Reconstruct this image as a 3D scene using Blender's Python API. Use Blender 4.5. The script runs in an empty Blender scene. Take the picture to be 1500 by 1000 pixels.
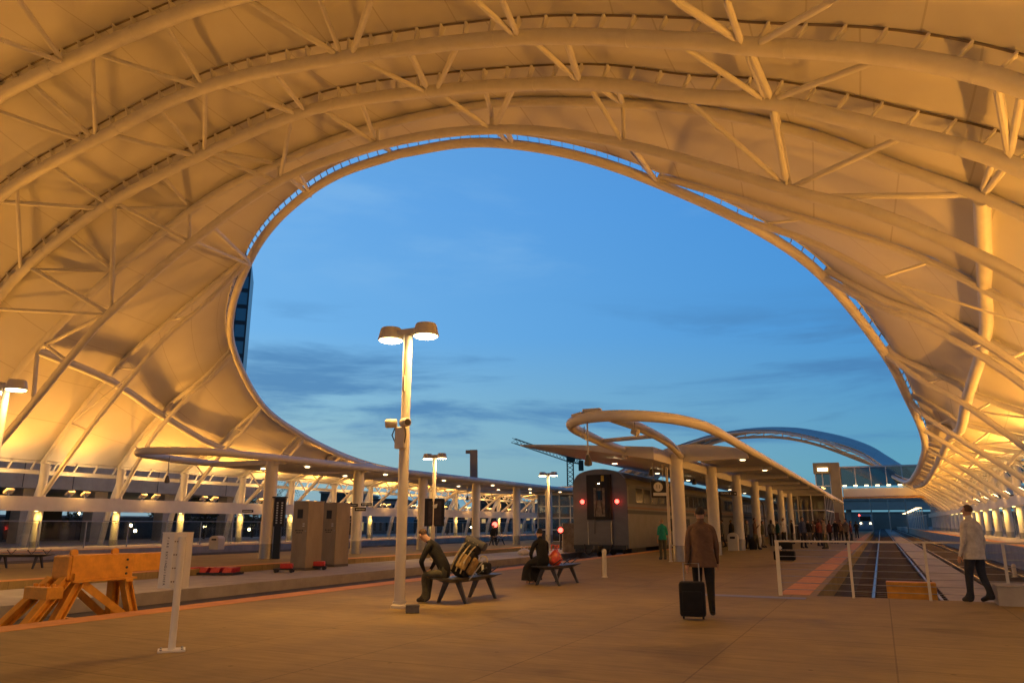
import bpy, bmesh, math, random
from mathutils import Vector, Matrix, Quaternion
random.seed(7)
R = math.radians
scene = bpy.context.scene
COL = scene.collection
PI = math.pi

# ------------------------------------------------------------------ camera and survey helpers
FPX, HOR, EYE = 1100.0, 767.0, 1.45
TH = math.atan((HOR-500)/FPX)
CT, ST = math.cos(TH), math.sin(TH)
AL = math.atan(540/FPX*CT)                      # tracks run at this angle right of the view
AX = Vector((math.sin(AL), math.cos(AL), 0))
UX = Vector((math.cos(AL), -math.sin(AL), 0))
RZ = -AL
def W(u, s, z=0.0):                              # hall coordinates: across, along the tracks, up
    v = UX*u + AX*s; return Vector((v.x, v.y, z))
def ray(px, py):
    dx = (px-750)/FPX; dv = (500-py)/FPX
    return Vector((dx, CT-dv*ST, ST+dv*CT))
def gnd(px, py, z=0.0):
    r = ray(px, py); t = (z-EYE)/r.z
    return Vector((r.x*t, r.y*t, z))
def onS(px, py, s):                              # sight line met with the frame plane at s -> (u, z)
    r = ray(px, py); t = s/r.dot(AX); p = r*t
    return (p.dot(UX), p.z+EYE)
def atY(px, py, Y):
    r = ray(px, py); t = Y/r.y; p = r*t
    return Vector((p.x, p.y, p.z+EYE))

# ------------------------------------------------------------------ materials
MATS = {}
def mat(name, col, rough=0.6, metal=0.0, emit=None, es=1.0, noise=0.0, nscale=5.0, bump=0.0, bscale=40.0, alpha=1.0, trans=0.0, spec=None, streak=None):
    if name in MATS: return MATS[name]
    m = bpy.data.materials.new(name); m.use_nodes = True
    nt = m.node_tree; b = nt.nodes['Principled BSDF']
    b.inputs['Base Color'].default_value = (*col, 1)
    b.inputs['Roughness'].default_value = rough
    b.inputs['Metallic'].default_value = metal
    if spec is not None: b.inputs['Specular IOR Level'].default_value = spec
    if trans: b.inputs['Transmission Weight'].default_value = trans
    if alpha < 1: b.inputs['Alpha'].default_value = alpha
    if emit:
        b.inputs['Emission Color'].default_value = (*emit, 1); b.inputs['Emission Strength'].default_value = es
    tc = nt.nodes.new('ShaderNodeTexCoord')
    if noise:
        n = nt.nodes.new('ShaderNodeTexNoise'); n.inputs['Scale'].default_value = nscale
        n.inputs['Detail'].default_value = 6; n.inputs['Roughness'].default_value = 0.65
        src = tc.outputs['Object']
        if streak:
            mp = nt.nodes.new('ShaderNodeMapping'); mp.inputs['Scale'].default_value = streak
            nt.links.new(src, mp.inputs['Vector']); src = mp.outputs['Vector']
        nt.links.new(src, n.inputs['Vector'])
        rp = nt.nodes.new('ShaderNodeValToRGB')
        rp.color_ramp.elements[0].position = 0.3; rp.color_ramp.elements[1].position = 0.72
        rp.color_ramp.elements[0].color = (*[c*(1-noise) for c in col], 1)
        rp.color_ramp.elements[1].color = (*[min(1, c*(1+noise*0.6)) for c in col], 1)
        nt.links.new(n.outputs['Fac'], rp.inputs['Fac'])
        nt.links.new(rp.outputs['Color'], b.inputs['Base Color'])
    if bump:
        n2 = nt.nodes.new('ShaderNodeTexNoise'); n2.inputs['Scale'].default_value = bscale; n2.inputs['Detail'].default_value = 4
        nt.links.new(tc.outputs['Object'], n2.inputs['Vector'])
        bp = nt.nodes.new('ShaderNodeBump'); bp.inputs['Strength'].default_value = bump; bp.inputs['Distance'].default_value = 0.02
        nt.links.new(n2.outputs['Fac'], bp.inputs['Height']); nt.links.new(bp.outputs['Normal'], b.inputs['Normal'])
    MATS[name] = m
    return m
def glass(name, col=(0.6, 0.66, 0.68), mixf=0.82):
    if name in MATS: return MATS[name]
    m = bpy.data.materials.new(name); m.use_nodes = True; nt = m.node_tree; nt.nodes.clear()
    o = nt.nodes.new('ShaderNodeOutputMaterial'); mx = nt.nodes.new('ShaderNodeMixShader')
    t = nt.nodes.new('ShaderNodeBsdfTransparent'); g = nt.nodes.new('ShaderNodeBsdfGlossy')
    t.inputs['Color'].default_value = (*col, 1); g.inputs['Roughness'].default_value = 0.04
    mx.inputs['Fac'].default_value = 1-mixf
    nt.links.new(t.outputs[0], mx.inputs[1]); nt.links.new(g.outputs[0], mx.inputs[2]); nt.links.new(mx.outputs[0], o.inputs['Surface'])
    MATS[name] = m; return m

WHITE = mat('white steel paint', (0.72, 0.70, 0.66), 0.45, noise=0.10, nscale=1.3)
CREAM = mat('cream post paint', (0.70, 0.64, 0.52), 0.5, noise=0.08, nscale=2)
LAMPP = mat('lamp housing paint', (0.60, 0.56, 0.48), 0.5)
ROOFW = mat('white roof panel', (0.66, 0.65, 0.63), 0.5, noise=0.06, nscale=0.7)
DARKM = mat('dark metal', (0.05, 0.05, 0.05), 0.5, 0.3)
BENCH = mat('bench dark metal', (0.085, 0.08, 0.075), 0.42, 0.5, noise=0.2, nscale=9)
BLACK = mat('black plastic', (0.015, 0.015, 0.016), 0.5)
STEEL = mat('brushed stainless cabinet', (0.34, 0.27, 0.18), 0.4, 0.55, noise=0.22, nscale=2.2, streak=(1, 1, 0.3))
GALV = mat('galvanised steel', (0.42, 0.42, 0.41), 0.4, 0.7, noise=0.15, nscale=6)
YELLOW = mat('buffer yellow orange paint', (0.76, 0.34, 0.03), 0.5, noise=0.24, nscale=5, bump=0.12, bscale=25)
RAILM = mat('worn rail steel', (0.22, 0.19, 0.17), 0.35, 0.85)
CONC = mat('light concrete', (0.42, 0.38, 0.33), 0.85, noise=0.25, nscale=1.2, bump=0.25)
CONCD = mat('grey overpass concrete', (0.40, 0.37, 0.33), 0.9, noise=0.25, nscale=0.5)
PITM = mat('dark track bed', (0.075, 0.065, 0.055), 0.95, noise=0.5, nscale=2.5, bump=0.6, bscale=14)
TACT = mat('orange tactile paving', (0.66, 0.29, 0.07), 0.8, noise=0.22, nscale=3)
EARTH = mat('dark ground', (0.06, 0.056, 0.05), 0.95, noise=0.4, nscale=0.2)
GLASS = glass('clear shelter glass', (0.84, 0.87, 0.86), 0.88)
GLASSD = glass('dim building glass', (0.30, 0.33, 0.33), 0.75)
SIGNB = mat('sign black', (0.012, 0.011, 0.010), 0.4)
SIGNW = mat('sign lettering white', (0.75, 0.75, 0.70), 0.5)
REDPL = mat('red plastic', (0.55, 0.035, 0.02), 0.45, noise=0.2, nscale=8)
WARM = (1.0, 0.40, 0.045)
EMW = mat('lamp lens glow', (0.9, 0.8, 0.6), 0.4, emit=(1.0, 0.74, 0.34), es=34)
EMD = mat('downlight glow', (0.9, 0.8, 0.6), 0.4, emit=(1.0, 0.72, 0.38), es=9)
EMY = mat('yellow downlight glow', (0.9, 0.8, 0.4), 0.4, emit=(1.0, 0.75, 0.22), es=6)
EMR = mat('red lamp glow', (0.8, 0.05, 0.05), 0.3, emit=(1.0, 0.06, 0.04), es=9)
EMWIN = mat('lit window glow', (0.6, 0.45, 0.25), 0.5, emit=(1.0, 0.62, 0.2), es=0.55)

def membrane_mat():
    m = bpy.data.materials.new('white coated roof membrane'); m.use_nodes = True; nt = m.node_tree; b = nt.nodes['Principled BSDF']
    b.inputs['Roughness'].default_value = 0.55
    b.inputs['Specular IOR Level'].default_value = 0.25
    uv = nt.nodes.new('ShaderNodeUVMap'); sp = nt.nodes.new('ShaderNodeSeparateXYZ'); nt.links.new(uv.outputs['UV'], sp.inputs[0])
    md = nt.nodes.new('ShaderNodeMath'); md.operation = 'PINGPONG'; md.inputs[1].default_value = 1.55
    nt.links.new(sp.outputs['X'], md.inputs[0])
    lt = nt.nodes.new('ShaderNodeMath'); lt.operation = 'LESS_THAN'; lt.inputs[1].default_value = 0.03
    nt.links.new(md.outputs[0], lt.inputs[0])
    tc = nt.nodes.new('ShaderNodeTexCoord'); n = nt.nodes.new('ShaderNodeTexNoise'); n.inputs['Scale'].default_value = 0.45; n.inputs['Detail'].default_value = 7
    nt.links.new(tc.outputs['Object'], n.inputs['Vector'])
    rp = nt.nodes.new('ShaderNodeValToRGB'); rp.color_ramp.elements[0].position = 0.3; rp.color_ramp.elements[1].position = 0.7
    rp.color_ramp.elements[0].color = (0.695, 0.67, 0.625, 1); rp.color_ramp.elements[1].color = (0.76, 0.74, 0.70, 1)
    nt.links.new(n.outputs['Fac'], rp.inputs['Fac'])
    mx = nt.nodes.new('ShaderNodeMix'); mx.data_type = 'RGBA'
    nt.links.new(lt.outputs[0], mx.inputs[0]); nt.links.new(rp.outputs['Color'], mx.inputs[6]); mx.inputs[7].default_value = (0.60, 0.57, 0.52, 1)
    nt.links.new(mx.outputs[2], b.inputs['Base Color'])
    return m
MEMB = membrane_mat()

def paving_mat():
    m = bpy.data.materials.new('scored concrete paving'); m.use_nodes = True; nt = m.node_tree; b = nt.nodes['Principled BSDF']
    b.inputs['Roughness'].default_value = 0.8; b.inputs['Specular IOR Level'].default_value = 0.12
    tc = nt.nodes.new('ShaderNodeTexCoord'); mp = nt.nodes.new('ShaderNodeMapping'); mp.inputs['Rotation'].default_value = (0, 0, AL)
    nt.links.new(tc.outputs['Object'], mp.inputs['Vector'])
    br = nt.nodes.new('ShaderNodeTexBrick'); br.offset = 0.0; br.inputs['Scale'].default_value = 1.0
    br.inputs['Brick Width'].default_value = 1.83; br.inputs['Row Height'].default_value = 1.83; br.inputs['Mortar Size'].default_value = 0.011
    br.inputs['Mortar Smooth'].default_value = 0.3
    br.inputs['Color1'].default_value = (0.39, 0.288, 0.125, 1); br.inputs['Color2'].default_value = (0.362, 0.268, 0.117, 1); br.inputs['Mortar'].default_value = (0.26, 0.192, 0.09, 1)
    nt.links.new(mp.outputs['Vector'], br.inputs['Vector'])
    n = nt.nodes.new('ShaderNodeTexNoise'); n.inputs['Scale'].default_value = 0.9; n.inputs['Detail'].default_value = 8; n.inputs['Roughness'].default_value = 0.7
    nt.links.new(mp.outputs['Vector'], n.inputs['Vector'])
    rp = nt.nodes.new('ShaderNodeValToRGB'); rp.color_ramp.elements[0].position = 0.3; rp.color_ramp.elements[1].position = 0.75
    rp.color_ramp.elements[0].color = (0.72, 0.72, 0.72, 1); rp.color_ramp.elements[1].color = (1.12, 1.1, 1.06, 1)
    nt.links.new(n.outputs['Fac'], rp.inputs['Fac'])
    n2 = nt.nodes.new('ShaderNodeTexNoise'); n2.inputs['Scale'].default_value = 2.0; n2.inputs['Detail'].default_value = 6
    mp2 = nt.nodes.new('ShaderNodeMapping'); mp2.inputs['Scale'].default_value = (0.5, 6, 1); nt.links.new(mp.outputs['Vector'], mp2.inputs['Vector']); nt.links.new(mp2.outputs['Vector'], n2.inputs['Vector'])
    rp2 = nt.nodes.new('ShaderNodeValToRGB'); rp2.color_ramp.elements[0].position = 0.35; rp2.color_ramp.elements[1].position = 0.65
    rp2.color_ramp.elements[0].color = (0.88, 0.88, 0.88, 1); rp2.color_ramp.elements[1].color = (1.05, 1.05, 1.05, 1)
    nt.links.new(n2.outputs['Fac'], rp2.inputs['Fac'])
    m1 = nt.nodes.new('ShaderNodeMix'); m1.data_type = 'RGBA'; m1.blend_type = 'MULTIPLY'; m1.inputs[0].default_value = 1
    nt.links.new(br.outputs['Color'], m1.inputs[6]); nt.links.new(rp.outputs['Color'], m1.inputs[7])
    m2 = nt.nodes.new('ShaderNodeMix'); m2.data_type = 'RGBA'; m2.blend_type = 'MULTIPLY'; m2.inputs[0].default_value = 1
    nt.links.new(m1.outputs[2], m2.inputs[6]); nt.links.new(rp2.outputs['Color'], m2.inputs[7])
    sv = nt.nodes.new('ShaderNodeTexVoronoi'); sv.inputs['Scale'].default_value = 1.7; nt.links.new(mp.outputs['Vector'], sv.inputs['Vector'])
    rs = nt.nodes.new('ShaderNodeMapRange'); rs.inputs[1].default_value = 0.035; rs.inputs[2].default_value = 0.06; rs.inputs[3].default_value = 0.62; rs.inputs[4].default_value = 1.0
    nt.links.new(sv.outputs['Distance'], rs.inputs[0])
    ns = nt.nodes.new('ShaderNodeTexNoise'); ns.inputs['Scale'].default_value = 0.33; ns.inputs['Detail'].default_value = 5; ns.inputs['Distortion'].default_value = 1.2; nt.links.new(mp.outputs['Vector'], ns.inputs['Vector'])
    r4 = nt.nodes.new('ShaderNodeMapRange'); r4.interpolation_type = 'SMOOTHSTEP'; r4.inputs[1].default_value = 0.55; r4.inputs[2].default_value = 0.72; r4.inputs[3].default_value = 1.0; r4.inputs[4].default_value = 0.72; nt.links.new(ns.outputs['Fac'], r4.inputs[0])
    mm = nt.nodes.new('ShaderNodeMath'); mm.operation = 'MULTIPLY'; nt.links.new(rs.outputs[0], mm.inputs[0]); nt.links.new(r4.outputs[0], mm.inputs[1])
    vs_ = nt.nodes.new('ShaderNodeVectorMath'); vs_.operation = 'SCALE'; nt.links.new(m2.outputs[2], vs_.inputs[0]); nt.links.new(mm.outputs[0], vs_.inputs['Scale'])
    nt.links.new(vs_.outputs[0], b.inputs['Base Color'])
    rg = nt.nodes.new('ShaderNodeMapRange'); rg.inputs[3].default_value = 0.6; rg.inputs[4].default_value = 0.9; nt.links.new(n.outputs['Fac'], rg.inputs[0]); nt.links.new(rg.outputs[0], b.inputs['Roughness'])
    n3 = nt.nodes.new('ShaderNodeTexNoise'); n3.inputs['Scale'].default_value = 60; nt.links.new(tc.outputs['Object'], n3.inputs['Vector'])
    bp = nt.nodes.new('ShaderNodeBump'); bp.inputs['Strength'].default_value = 0.2; bp.inputs['Distance'].default_value = 0.01
    nt.links.new(n3.outputs['Fac'], bp.inputs['Height']); nt.links.new(bp.outputs['Normal'], b.inputs['Normal'])
    return m
PAVE = paving_mat()

# ------------------------------------------------------------------ mesh helpers
ORG = {}
def setp(o, label=None, cat=None, group=None, kind=None):
    if label: o['label'] = label
    if cat: o['category'] = cat
    if group: o['group'] = group
    if kind: o['kind'] = kind
    return o
def thing(name, label, cat, loc=(0, 0, 0), rz=0.0, group=None):
    o = bpy.data.objects.new(name, None); COL.objects.link(o); o.empty_display_size = 0.2
    o.location = loc; o.rotation_euler = (0, 0, rz); setp(o, label, cat, group)
    ORG[o.name] = Vector(loc)
    return o
def catmull(pts, n=6):
    P = [Vector(p) for p in pts]; out = []
    for i in range(len(P)-1):
        p0 = P[i-1] if i else P[0]*2-P[1]; p1, p2 = P[i], P[i+1]; p3 = P[i+2] if i+2 < len(P) else P[-1]*2-P[-2]
        for k in range(n):
            t = k/n
            out.append(0.5*((2*p1)+(p2-p0)*t+(2*p0-5*p1+4*p2-p3)*t*t+(3*p1-p0-3*p2+p3)*t**3))
    out.append(P[-1]); return out
class MB:
    def __init__(s): s.v = []; s.f = []; s.uv = None
    def add(s, vs, fs):
        o = len(s.v); s.v += [Vector(v) for v in vs]; s.f += [tuple(i+o for i in f) for f in fs]; return s
    def box(s, c, d, X=Vector((1, 0, 0)), Y=Vector((0, 1, 0)), Z=Vector((0, 0, 1)), bev=0.0):
        c = Vector(c); X = X*d[0]/2; Y = Y*d[1]/2; Z = Z*d[2]/2
        if bev:
            bx, by, bz = [max(0.0, 1-2*bev/max(q, 1e-6)) for q in d]
            bm = bmesh.new(); bmesh.ops.create_cube(bm, size=2)
            for v in bm.verts: v.co = Vector((v.co.x*d[0]/2, v.co.y*d[1]/2, v.co.z*d[2]/2))
            bmesh.ops.bevel(bm, geom=list(bm.edges), offset=bev, segments=2, affect='EDGES', profile=0.5)
            bm.verts.index_update()
            xn, yn, zn = X.normalized(), Y.normalized(), Z.normalized()
            s.add([c+xn*v.co.x+yn*v.co.y+zn*v.co.z for v in bm.verts], [[v.index for v in f.verts] for f in bm.faces]); bm.free(); return s
        vs = [c+X*a+Y*b+Z*e for a, b, e in ((-1,-1,-1),(1,-1,-1),(1,1,-1),(-1,1,-1),(-1,-1,1),(1,-1,1),(1,1,1),(-1,1,1))]
        return s.add(vs, [(0,3,2,1),(4,5,6,7),(0,1,5,4),(1,2,6,5),(2,3,7,6),(3,0,4,7)])
    def hbox(s, u0, u1, s0, s1, z0, z1):            # box in hall axes
        return s.box(W((u0+u1)/2, (s0+s1)/2, (z0+z1)/2), (abs(u1-u0), abs(s1-s0), abs(z1-z0)), UX, AX)
    def tube(s, path, r, n=10, cap=True):
        P = [Vector(p) for p in path]; m = len(P)
        rr = r if isinstance(r, (list, tuple)) else [r]*m
        T = [(P[min(i+1, m-1)]-P[max(i-1, 0)]).normalized() for i in range(m)]
        up = Vector((0, 0, 1)) if abs(T[0].z) < 0.9 else Vector((1, 0, 0))
        N = (up-T[0]*up.dot(T[0])).normalized(); vs = []
        for i in range(m):
            N = (N-T[i]*N.dot(T[i])).normalized(); B = T[i].cross(N)
            for k in range(n):
                a = 2*PI*k/n; vs.append(P[i]+(N*math.cos(a)+B*math.sin(a))*rr[i])
        fs = [(i*n+k, i*n+(k+1) % n, (i+1)*n+(k+1) % n, (i+1)*n+k) for i in range(m-1) for k in range(n)]
        if cap: fs += [tuple(range(n-1, -1, -1)), tuple(range((m-1)*n, m*n))]
        return s.add(vs, fs)
    def bar(s, a, b, w, h, up=Vector((0, 0, 1))):
        a, b = Vector(a), Vector(b); d = (b-a); L = d.length; d.normalize()
        if abs(d.dot(up)) > 0.98: up = Vector((1, 0, 0))
        x = d.cross(up).normalized(); z = x.cross(d)
        return s.box((a+b)/2, (w, L, h), x, d, z)
    def lathe(s, c, prof, n=20, ax=Vector((0, 0, 1))):
        c = Vector(c); q = Vector((0, 0, 1)).rotation_difference(ax); vs = []
        for r, z in prof:
            for k in range(n):
                a = 2*PI*k/n; vs.append(c+q @ Vector((r*math.cos(a), r*math.sin(a), z)))
        m = len(prof)
        fs = [(i*n+k, i*n+(k+1) % n, (i+1)*n+(k+1) % n, (i+1)*n+k) for i in range(m-1) for k in range(n)]
        fs += [tuple(range(n-1, -1, -1)), tuple(range((m-1)*n, m*n))]
        return s.add(vs, fs)
    def prism(s, poly, off):                          # polygon (3-D points) swept by a vector
        n = len(poly); off = Vector(off); A = [Vector(p) for p in poly]
        vs = A+[p+off for p in A]
        fs = [tuple(range(n-1, -1, -1)), tuple(range(n, 2*n))]+[(i, (i+1) % n, n+(i+1) % n, n+i) for i in range(n)]
        return s.add(vs, fs)
    def ell(s, c, r, nu=14, nv=9, q=None):
        c = Vector(c); prof = [(math.sin(PI*i/nv), -math.cos(PI*i/nv)) for i in range(nv+1)]
        prof[0] = (0.02, -1); prof[-1] = (0.02, 1); vs = []
        for a, z in prof:
            for k in range(nu):
                t = 2*PI*k/nu; v = Vector((a*math.cos(t)*r[0], a*math.sin(t)*r[1], z*r[2])); vs.append(c+(q @ v if q else v))
        fs = [(i*nu+k, i*nu+(k+1) % nu, (i+1)*nu+(k+1) % nu, (i+1)*nu+k) for i in range(nv) for k in range(nu)]
        fs += [tuple(range(nu-1, -1, -1)), tuple(range(nv*nu, (nv+1)*nu))]
        return s.add(vs, fs)
    def build(s, name, m, parent=None, smooth=False, label=None, local=False, ang=40):
        me = bpy.data.meshes.new(name)
        off = Vector((0, 0, 0))
        if parent is not None and not local: off = ORG.get(parent.name, off)
        me.from_pydata([tuple(v-off) for v in s.v], [], s.f); me.validate()
        bm = bmesh.new(); bm.from_mesh(me); bmesh.ops.recalc_face_normals(bm, faces=bm.faces); bm.to_mesh(me); bm.free()
        if smooth:
            me.polygons.foreach_set('use_smooth', [True]*len(me.polygons))
            me.set_sharp_from_angle(angle=R(ang))
        me.materials.append(m)
        o = bpy.data.objects.new(name, me); COL.objects.link(o)
        if parent is not None:
            o.parent = parent; ORG[o.name] = ORG.get(parent.name, Vector((0, 0, 0)))
        else: ORG[o.name] = Vector((0, 0, 0))
        if label: o['label'] = label
        return o
def copy_tree(o, parent=None):
    c = o.copy(); COL.objects.link(c)
    if parent is not None: c.parent = parent
    for ch in list(o.children): copy_tree(ch, c)
    return c
def spot(name, loc, direction, power, col, size=120, blend=1.0, rad=0.15):
    l = bpy.data.lights.new(name, 'SPOT'); l.energy = power; l.color = col; l.spot_size = R(size); l.spot_blend = blend; l.shadow_soft_size = rad
    o = bpy.data.objects.new(name, l); COL.objects.link(o); o.location = loc
    o.rotation_euler = Vector(direction).to_track_quat('-Z', 'Y').to_euler(); return o
def text(s, name, size, c, right, up, m, parent, ext=0.003, align='CENTER', space=1.0, world=False):
    cu = bpy.data.curves.new(name, 'FONT'); cu.body = s; cu.size = size; cu.align_x = align; cu.align_y = 'CENTER'; cu.extrude = ext; cu.space_line = space
    t = bpy.data.objects.new(name+'_tmp', cu); COL.objects.link(t)
    dg = bpy.context.evaluated_depsgraph_get(); dg.update()
    me = bpy.data.meshes.new_from_object(t.evaluated_get(dg)); bpy.data.objects.remove(t)
    right = Vector(right).normalized(); up = Vector(up).normalized(); nn = right.cross(up)
    c = Vector(c)-(ORG.get(parent.name, Vector((0, 0, 0))) if world else Vector((0, 0, 0))); me.transform(Matrix((right, up, nn)).transposed().to_4x4())
    me.transform(Matrix.Translation(c)); me.materials.clear(); me.materials.append(m)
    o = bpy.data.objects.new(name, me); COL.objects.link(o); o.parent = parent; ORG[o.name] = ORG.get(parent.name, Vector((0, 0, 0)))
    return o
XL, YL, ZL = Vector((1, 0, 0)), Vector((0, 1, 0)), Vector((0, 0, 1))

# ------------------------------------------------------------------ ground, platforms, tracks
setp(MB().add([(-900, -200, -0.62), (900, -200, -0.62), (900, 1600, -0.62), (-900, 1600, -0.62)], [(0, 1, 2, 3)]).build('ground', EARTH), kind='structure')
def struct(mb, name, m): return setp(mb.build(name, m), kind='structure')
# near platform and concourse: one slab with a stepped outline
struct(MB().prism([W(-11.7, -14), W(14, -14), W(14, 17.6), W(-1.35, 17.6), W(-1.35, 175), W(-11.7, 175)], (0, 0, -0.6)), 'platform', PAVE)
struct(MB().prism([W(-20.6, -14), W(-20.6, 150), W(-29.5, 150), W(-29.5, -14)], (0, 0, -0.6)), 'platform', PAVE)
struct(MB().prism([W(-16.6, -14, -0.2), W(-16.6, 170, -0.2), W(-20.58, 170, -0.2), W(-20.58, -14, -0.2)], (0, 0, -0.4)), 'walkway', CONC)
struct(MB().prism([W(-41.5, -14), W(-41.5, 170), W(-66, 170), W(-66, -14)], (0, 0, -0.6)), 'platform', CONC)
struct(MB().prism([W(5.3, 17.6, 0.5), W(5.3, 330, 0.5), W(26, 330, 0.5), W(26, 17.6, 0.5)], (0, 0, -1.1)), 'platform', CONC)
struct(MB().hbox(-41.5, -29.5, -14, 200, -0.6, -0.45), 'track_bed', PITM)
struct(MB().hbox(-16.6, -11.7, -14, 400, -0.6, -0.5), 'track_bed', PITM)
struct(MB().hbox(-1.35, 5.3, 17.6, 420, -0.6, -0.46), 'track_bed', CONC if False else PITM)
# tactile edge strips
for i, (u0, u1, s0, s1, z) in enumerate(((-11.7, -11.1, -14, 175, 0), (-2.1, -1.5, 17.6, 175, 0), (-21.2, -20.6, -14, 150, 0), (5.4, 6.0, 17.6, 330, 0.5), (-42.1, -41.5, -14, 170, 0))):
    struct(MB().hbox(u0, u1, s0, s1, z+0.0, z+0.006), 'tactile_strip', TACT)
struct(MB().hbox(-3.6, -1.5, 16.6, 17.0, 0.0, 0.005), 'trench_grate', mat('grey grate', (0.25, 0.25, 0.24), 0.6, 0.4))
def track(u, s0, s1, zb, label, slab=None):
    t = thing('railway_track', label, 'track', W(u, s0, zb))
    for d in (-0.75, 0.75):
        MB().hbox(u+d-0.035, u+d+0.035, s0, s1, zb+0.03, zb+0.14).build('rail', RAILM, t)
    sl = MB(); s = s0+0.3
    while s < min(s1, s0+110):
        sl.hbox(u-1.25, u+1.25, s, s+0.22, zb, zb+0.035); s += 0.62
    sl.build('sleepers', mat('weathered sleeper', (0.13, 0.10, 0.075), 0.9, noise=0.3, nscale=3), t)
track(-13.55, 9.5, 230, -0.5, 'sunken railway track holding the silver passenger train')
track(0.4, 18.6, 380, -0.46, 'railway track behind the white wire guard railing')
track(3.55, 18.6, 380, -0.46, 'railway track beside the right raised platform')
struct(MB().hbox(1.35, 2.65, 17.6, 360, -0.46, -0.40), 'path', CONC)
track(-32.5, 0, 180, -0.45, 'railway track beyond the canopied left platform, nearer of two')
track(-37.8, 0, 180, -0.45, 'railway track along the left glass windbreak')

# ------------------------------------------------------------------ great train hall canopy
UC = -19.75
HALL = thing('train_hall_canopy', 'huge white tensile roof on arched tubular trusses with an oval opening to the sky', 'canopy', W(UC, 84, 0))
def interp(tab, x):
    if x <= tab[0][0]: return tab[0][1:]
    for a, b in zip(tab, tab[1:]):
        if x <= b[0]:
            t = (x-a[0])/(b[0]-a[0]); return tuple(p+(q-p)*t for p, q in zip(a[1:], b[1:]))
    return tab[-1][1:]
SM = 84.0
# rim: stations s -> half width, height (mirrored about SM)
RIMPTS = [(28.4, 0, 19.35), (28.5, 3.5, 19.15), (28.9, 6.3, 18.6), (29.7, 9.3, 17.65), (31, 12.1, 16.45), (33.5, 15.8, 14.6), (36.5, 18.45, 12.75), (42, 20.8, 9.95), (48, 21.9, 8.35), (54, 22.7, 7.3), (60, 23.1, 6.65), (67, 23.2, 6.35), (75, 23.2, 6.05), (84, 23.1, 5.85)]
half = [Vector((h, s, z)) for s, h, z in RIMPTS]
qr = catmull(half, 6)
KF = 0.86
def zf(z, s): return z if s <= SM or z < 5.85 else 5.85+(z-5.85)*KF
qr_far = [Vector((p.x, 2*SM-p.y, zf(p.z, 999))) for p in reversed(qr)]
sideR = qr+qr_far[1:]
RIM = [W(UC+p.x, p.y, p.z) for p in sideR]+[W(UC-p.x, p.y, p.z) for p in reversed(sideR)][1:-1]
rimC = [(UC+p.x, p.y, p.z) for p in sideR]+[(UC-p.x, p.y, p.z) for p in reversed(sideR)][1:-1]
def rim_at(s):
    ss = s if s <= SM else 2*SM-s
    for a, b in zip(qr, qr[1:]):
        if a.y <= ss <= b.y+1e-6:
            t = (ss-a.y)/max(b.y-a.y, 1e-6); return (a.x+(b.x-a.x)*t, zf(a.z+(b.z-a.z)*t, s))
    return (qr[-1].x, qr[-1].z)
MB().tube(RIM+[RIM[0], RIM[1]], 0.23, 12, cap=False).build('opening_rim', WHITE, HALL, True)
EDGE = []
BRK = mat('edge bracket grey', (0.42, 0.41, 0.40), 0.5, 0.3)
n = len(RIM)
for i in range(n):
    T = (RIM[(i+1) % n]-RIM[i-1]); T.z = 0; T.normalize(); out = Vector((T.y, -T.x, 0))
    cen = W(UC, SM, 0)
    if out.dot(RIM[i]-cen) < 0: out = -out
    wgt = 1.0
    EDGE.append(RIM[i]+out*0.30+Vector((0, 0, 0.40)))
MB().tube(EDGE+[EDGE[0], EDGE[1]], 0.045, 6, cap=False).build('membrane_edge_cable', WHITE, HALL, True)
br = MB(); nb = 0
for i in range(n):
    a, b = RIM[i], RIM[(i+1) % n]; L = (b-a).length; k = max(1, int(L/0.6))
    for j in range(k):
        t = j/k; p_ = a.lerp(b, t); e_ = EDGE[i].lerp(EDGE[(i+1) % n], t)
        if p_.dot(AX) < 38.5 and nb < 100: MB().bar(p_, e_, 0.02, 0.06).build('edge_bracket', BRK, HALL); nb += 1
        else: br.bar(p_, e_, 0.02, 0.06)
setp(br.build('edge_bracket', BRK, HALL), kind='stuff')
def edge_at(s, side):
    h, z = rim_at(s); return (UC+side*(h+0.30), z+0.40)

# frames: each a list of (u, z) for fabric line, plus tube lines
def trace(s, pts): return [onS(px, py, s) for px, py in pts]
A = {}
A['a1'] = (17.5, [(-47.9, 8), (-46.5, 12.8), (-43.5, 16.2), (-39, 19)]+trace(17.5, [(0, 140), (100, 90), (240, 30), (330, 0)])+[(-15, 20.0), (-9.5, 18.9), (-4, 17.4), (1.3, 15.5), (4.7, 13.4), (7, 10.4), (8, 7.5)])
A['a2'] = (20.5, [(-47.9, 7.2), (-46.6, 10.4), (-43.5, 13.9)]+trace(20.5, [(0, 288), (140, 205), (300, 128), (500, 85), (760, 55), (1000, 60), (1095, 68), (1300, 82), (1500, 128)])+[(6.8, 9.4), (8, 6.8)])
A['a3'] = (23.5, [(-47.9, 6.4), (-46.3, 9.0), (-43.8, 12.1)]+trace(23.5, [(30, 400), (150, 305), (300, 225), (460, 160), (640, 133), (850, 122), (1000, 140), (1130, 150), (1300, 190), (1480, 240)])+[(6.8, 8.7), (8, 6.4)])
def smooth2(pts, n=5): return [(p.x, p.y) for p in catmull([Vector((a, b, 0)) for a, b in pts], n)]
def offs(pts, d):                                   # offset a (u,z) curve upward along its normal
    out = []
    for i, p in enumerate(pts):
        a, b = pts[max(i-1, 0)], pts[min(i+1, len(pts)-1)]
        tu, tz = b[0]-a[0], b[1]-a[1]; L = math.hypot(tu, tz) or 1
        out.append((p[0]-tz/L*d, p[1]+tu/L*d))
    return out
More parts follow.
